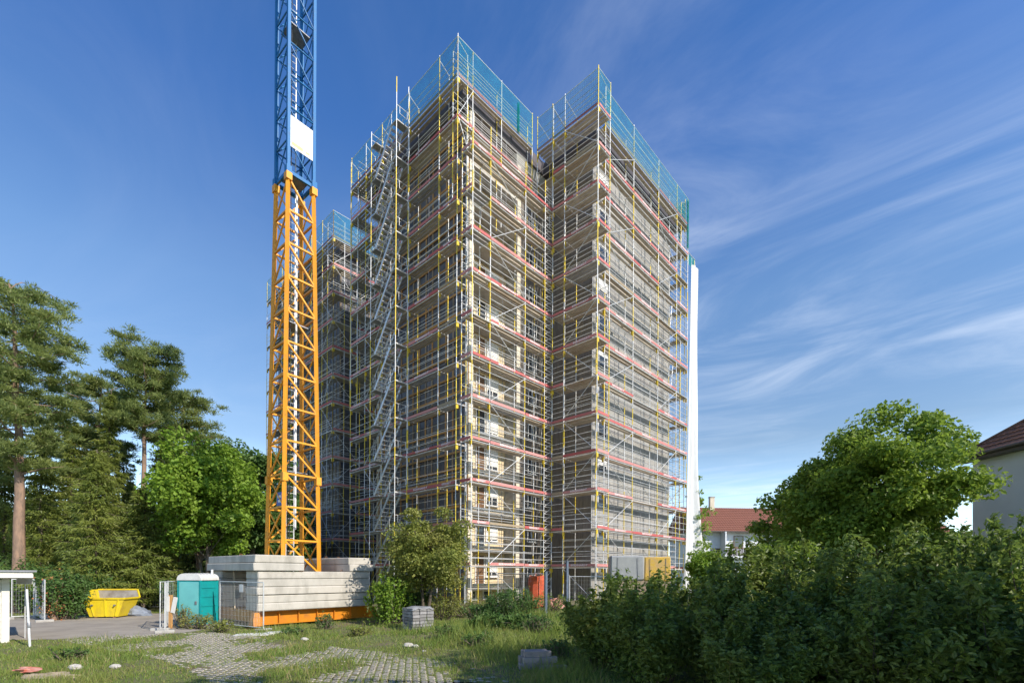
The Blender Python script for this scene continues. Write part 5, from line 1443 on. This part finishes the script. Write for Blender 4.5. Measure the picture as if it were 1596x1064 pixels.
# ------------------------------------------------------------------ houses on the right
hs = thing('red_roofed_house', 'white house with long red tiled roof and chimney beyond the tower', 'house', (gx(1085, 60), 60, 0), R(4))
W_, D_h, EZ, RZ = 34.0, 9.0, 8.0, 11.3
box('wall', hs, 'plaster_white', 0, W_, 0.6, D_h - 0.6, -0.2, EZ - 0.05)
def roof_rows(parent, mn, corners, rows, cols, name='tile_row', th=0.05):
    """courses of tiles laid up a slope: each course steps over the one below and ripples along its length"""
    a, b, c, d = [Vector(q) for q in corners]     # eave left, eave right, ridge right, ridge left
    nrm = (b - a).cross(d - a).normalized()
    for r in range(rows):
        t0, t1 = r / rows, min(1.0, (r + 1.12) / rows)
        V, F = [], []
        for i in range(cols * 2 + 1):
            s = i / (cols * 2); up = 0.035 if i % 2 else 0.0
            lo = (a + (b - a) * s) * (1 - t0) + (d + (c - d) * s) * t0; hi = (a + (b - a) * s) * (1 - t1) + (d + (c - d) * s) * t1
            V += [lo + nrm * (th + up), hi + nrm * (0.005 + up), lo + nrm * 0.0]
        for i in range(cols * 2):
            k = i * 3; F += [(k, k + 3, k + 4, k + 1), (k + 2, k + 5, k + 3, k)]
        mesh_obj(name, parent, mn, V, F)
rfo = mesh_obj('roof', hs, 'tile_red', [(-.4, -0.2, EZ - .25), (W_ + .4, -0.2, EZ - .25), (W_ + .4, D_h / 2, RZ), (-.4, D_h / 2, RZ), (-.4, D_h + .2, EZ - .25), (W_ + .4, D_h + .2, EZ - .25)],
               [(0, 1, 2, 3), (3, 2, 5, 4), (0, 3, 4), (1, 5, 2)])
roof_rows(rfo, 'tile_red', [(-.4, -0.2, EZ - .24), (W_ + .4, -0.2, EZ - .24), (W_ + .4, D_h / 2, RZ + .01), (-.4, D_h / 2, RZ + .01)], 13, 108)
box('gutter', hs, 'gutter', -.4, W_ + .4, -0.34, -0.22, EZ - .34, EZ - .22)
ch = box('chimney', hs, 'render_cream', 3.7, 4.3, D_h / 2 - 0.6, D_h / 2 - 0.1, RZ - 0.6, RZ + 1.3)
box('cap', ch, 'concrete_grey', 3.65, 4.35, D_h / 2 - 0.65, D_h / 2 - 0.05, RZ + 1.301, RZ + 1.42)
sl = math.atan2(RZ - EZ + .25, D_h / 2 + .2)
sky_l = box('skylight', hs, 'glass', 1.9, 2.7, 1.65, 2.35, 9.15, 9.22); sky_l.rotation_euler = (sl, 0, 0)
for (x0, x1) in ((1.82, 1.9), (2.7, 2.78)):
    f_ = box('frame', sky_l, 'galv', x0, x1, 1.6, 2.4, 9.16, 9.27); f_.rotation_euler = (sl, 0, 0)
for (x0, z0, z1) in ((2.3, 4.4, 5.6), (5.2, 5.9, 7.2), (8.5, 5.9, 7.2), (12, 5.9, 7.2), (15.5, 5.9, 7.2), (19.5, 5.9, 7.2), (23.5, 5.9, 7.2), (28, 5.9, 7.2), (12, 2.9, 4.2)):
    w_ = box('window', hs, 'glass', x0, x0 + 1.1, 0.57, 0.63, z0, z1)
    for (a0, a1, c0, c1) in ((x0 - .08, x0, z0 - .08, z1 + .08), (x0 + 1.1, x0 + 1.18, z0 - .08, z1 + .08), (x0, x0 + 1.1, z1, z1 + .08), (x0, x0 + 1.1, z0 - .08, z0)):
        box('frame', w_, 'door_brown', a0, a1, 0.54, 0.62, c0, c1)
bl = box('balcony', hs, 'plaster_white', 3.6, 8.0, -0.5, 0.597, 4.5, 4.68)
for i in range(22): box('baluster', bl, 'fascia', 3.65 + i * 0.2, 3.78 + i * 0.2, -0.5, -0.46, 4.7, 5.62)
box('handrail', bl, 'door_brown', 3.6, 8.0, -0.54, -0.42, 5.625, 5.72)
box('side_wall', hs, 'plaster_white', 3.42, 3.58, -0.6, 0.597, 0.0, 7.7)

hg = thing('white_gable_house', 'tall white rendered house with brown hipped roof at right edge', 'house', (24.75, 12.0, 0), 0)
box('wall', hg, 'plaster_white', 0, 12, 0, 14.0, -0.2, 8.75)
ev = 8.75
rb = [(-.55, -.55, ev), (12.55, -.55, ev), (12.55, 14.5, ev), (-.55, 14.5, ev), (6, 6.2, ev + 5.2), (6, 8.2, ev + 5.2)]
rfg = mesh_obj('roof', hg, 'tile_brown', rb, [(0, 1, 4), (1, 2, 5, 4), (2, 3, 5), (3, 0, 4, 5), (3, 2, 1, 0)])
roof_rows(rfg, 'tile_brown', [rb[3], rb[0], rb[4], rb[5]], 18, 44)
for (a, b) in ((rb[3], rb[5]), (rb[0], rb[4]), (rb[4], rb[5])):
    bar('ridge_tiles', rfg, 'tile_brown', Vector(a) + Vector((0, 0, .06)), Vector(b) + Vector((0, 0, .06)), 0.10, 6)
for (a, b) in (((-.66, -.6, ev - .05), (-.66, 14.6, ev - .05)), ((-.6, 14.62, ev - .05), (12.6, 14.62, ev - .05))):
    bar('gutter', hg, 'gutter', a, b, 0.09, 8)
box('eave_board', hg, 'gutter', -.56, -0.002, -.5, 14.4, ev - .26, ev - .02)
w_ = box('window', hg, 'glass', -0.03, 0.03, 3.0, 4.2, 5.4, 6.8)
for (y0, y1) in ((2.92, 3.0), (4.2, 4.28)): box('frame', w_, 'window_white', -0.06, 0.02, y0, y1, 5.32, 6.88)

# ------------------------------------------------------------------ grass-grid pavers
def inside(poly, x, y):
    c = False; j = len(poly) - 1
    for i in range(len(poly)):
        if (poly[i][1] > y) != (poly[j][1] > y) and x < (poly[j][0] - poly[i][0]) * (y - poly[i][1]) / (poly[j][1] - poly[i][1]) + poly[i][0]: c = not c
        j = i
    return c
pave_poly = [G(95, 1001), G(235, 991), G(330, 988), G(420, 996), G(520, 1010), G(640, 1022), G(720, 1036), G(800, 1066), (0.2, 9.6), (-6.0, 9.6), G(330, 1062), G(250, 1030), G(150, 1014)]
yard = mesh_obj('paved_yard', None, 'ground_soil', [(x, y, 0.008) for x, y in wob(pave_poly, 0.25, 9, 5)], [tuple(range(len(pave_poly) * 5))])
tag(yard, 'overgrown yard of small pale paving stones with grass joints', None, None, 'structure')
def patchy(x, y): return math.sin(x * 1.3 + 0.7 * y) + math.sin(0.9 * y - 1.7 * x + 2) + 0.7 * math.sin(2.9 * x + 2.1 * y) + 0.5 * math.sin(5.1 * x - 3.3 * y)
stones = []
pr = R(-24); cs, sn = math.cos(pr), math.sin(pr)
rg = random.Random(21)
for i in range(-90, 90):
    for j in range(-110, 110):
        lx, ly = i * 0.215 + (0.107 if j % 2 else 0), j * 0.15
        x, y = -5 + lx * cs - ly * sn, 13.5 + lx * sn + ly * cs
        if y < 9.6 or y > 20 or not inside(pave_poly, x, y): continue
        if patchy(x, y) > 0.75 + rg.uniform(-1.3, 1.3) * 0.7 or rg.random() < 0.06: continue
        stones.append((x, y))
stones.sort(key=lambda s: s[1])
pm = bpy.data.meshes.new('paving_stone')
sv = [(-.075, -.038, -.03), (.075, -.038, -.03), (.075, .038, -.03), (-.075, .038, -.03), (-.066, -.030, .026), (.066, -.030, .026), (.066, .030, .026), (-.066, .030, .026)]
sf = [(4, 5, 6, 7), (0, 1, 5, 4), (1, 2, 6, 5), (2, 3, 7, 6), (3, 0, 4, 7)]
pm.from_pydata(sv, [], sf); pm.materials.append(mat('paver'))
for (x, y) in stones[:300]:
    o = bpy.data.objects.new('paving_stone', pm); link(o, yard)
    o.location = (x, y, rg.uniform(-.006, .008)); o.rotation_euler = (rg.uniform(-.04, .04), rg.uniform(-.04, .04), pr + rg.uniform(-.05, .05))
V, F = [], []
for (x, y) in stones[300:]:
    a = pr + rg.uniform(-.05, .05); c, s_ = math.cos(a), math.sin(a); dz = rg.uniform(-.006, .008); k = len(V)
    V += [(x + p[0] * c - p[1] * s_, y + p[0] * s_ + p[1] * c, p[2] + dz) for p in sv]; F += [tuple(q + k for q in f) for f in sf]
o = mesh_obj('paving_stones_far', yard, 'paver', V, F); o['kind'] = 'stuff'

# ------------------------------------------------------------------ grass
def grass(n, seed, mn, hmin, hmax, keep):
    rng = np.random.default_rng(seed)
    Y = 9.8 * (30 / 9.8) ** (rng.uniform(0, 1, n) ** 0.9); X = Y * rng.uniform(-1.12, 0.62, n)
    m = keep(X, Y, rng); X, Y = X[m], Y[m]
    Z = ground_z(X, Y)
    tall = 0.55 + 0.9 * np.clip(np.sin(X * 1.1 + 0.6 * Y) * 0.5 + np.sin(1.9 * X - 1.2 * Y) * 0.4 + 0.3, 0, 1)
    mound = np.exp(-(((X - 0.5) / 3.5) ** 2 + ((Y - 18) / 4) ** 2))
    h = rng.uniform(hmin, hmax, len(X)) * tall * (1 + 0.9 * mound)
    D = rng.normal(size=(len(X), 3)) * 0.45 + np.array([0, 0, 1.0])
    return blades(np.stack([X, Y, Z - 0.01], 1), D, h, 0.012 + 0.0009 * Y, rng)
drive_np, pave_np = drive, pave_poly
def keep_fn(dens):
    def f(X, Y, rng):
        k = np.ones(len(X), bool)
        for i in range(len(X)):
            x, y = X[i], Y[i]
            if y > 14 and inside(drive_np, x, y): k[i] = False
            elif y < 20.5 and inside(pave_np, x, y): k[i] = rng.random() < 0.30 + 0.5 * (patchy(x, y) > 0.6)
            elif rng.random() > dens + 0.5 * (patchy(x * 0.7, y * 0.7) > -0.4): k[i] = False
        return k
    return f
V, F = grass(150000, 71, 'grass_blade', 0.05, 0.17, keep_fn(0.5))
g1 = np_obj('grass', None, np_mesh('grass', 'grass_blade', V, F)); tag(g1, 'short green grass over the site ground', None, None, 'stuff')
V, F = grass(26000, 72, 'grass_dry', 0.08, 0.24, keep_fn(0.35))
g2 = np_obj('dry_grass', None, np_mesh('dry_grass', 'grass_dry', V, F)); tag(g2, 'dry yellowish grass stalks among the green', None, None, 'stuff')

def tall_keep(X, Y, rng):
    d = np.exp(-(((X - 0.3) / 3.2) ** 2 + ((Y - 18.5) / 4.5) ** 2)) + 0.45 * np.exp(-(((X + 6.5) / 3.5) ** 2 + ((Y - 18.6) / 1.3) ** 2)) + 0.35 * np.exp(-(((X - 1.6) / 1.0) ** 2 + ((Y - 12) / 2.5) ** 2))
    d = d + 0.5 * np.exp(-(((X + 12.5) / 2.5) ** 2 + ((Y - 14.2) / 1.2) ** 2))
    return rng.uniform(0, 1, len(X)) < d * (0.35 + 0.65 * (np.sin(2.3 * X + Y) + np.sin(1.4 * Y - 1.9 * X) > -0.2))
V, F = grass(90000, 73, 'grass_blade', 0.16, 0.42, tall_keep)
g3 = np_obj('tall_grass', None, np_mesh('tall_grass', 'grass_blade', V, F)); tag(g3, 'tall rank grass on the mound before the tower', None, None, 'stuff')
for i, (px, Y, sx, H, leaf, lab) in enumerate(((700, 17.2, 0.5, 0.5, 'leaf_weed', 'leafy weed clump in the grass right of the brick pallet'), (745, 15.2, 0.55, 0.45, 'leaf_weed', 'leafy weed clump in the grass left of the hedge'),
        (838, 17.4, 0.6, 0.7, 'leaf_weed', 'leafy weed clump below the steel post'), (870, 13.6, 0.45, 0.55, 'leaf_weed', 'weed clump between the edging blocks and the hedge'),
        (560, 18.4, 0.5, 0.35, 'leaf_apple', 'pale weed clump in the grass below the ballast end'), (455, 18.6, 0.4, 0.3, 'leaf_weed', 'low weed clump before the crane foot'),
        (860, 24.2, 0.9, 1.0, 'leaf_bright', 'bright bush by the red sack heap'), (345, 19.2, 0.5, 0.5, 'leaf_apple', 'pale weeds at the foot of the fence before the ballast'),
        (110, 13.0, 0.4, 0.3, 'leaf_weed', 'low weed clump in the left foreground grass'))):
    shrub(lab, at(px, Y), (sx, sx * 0.8, H), 500 + i, leaf, 0.09, 700, name='weed_patch', cat='weeds', six=False, aspect=0.45, group='weed clumps in the grass')
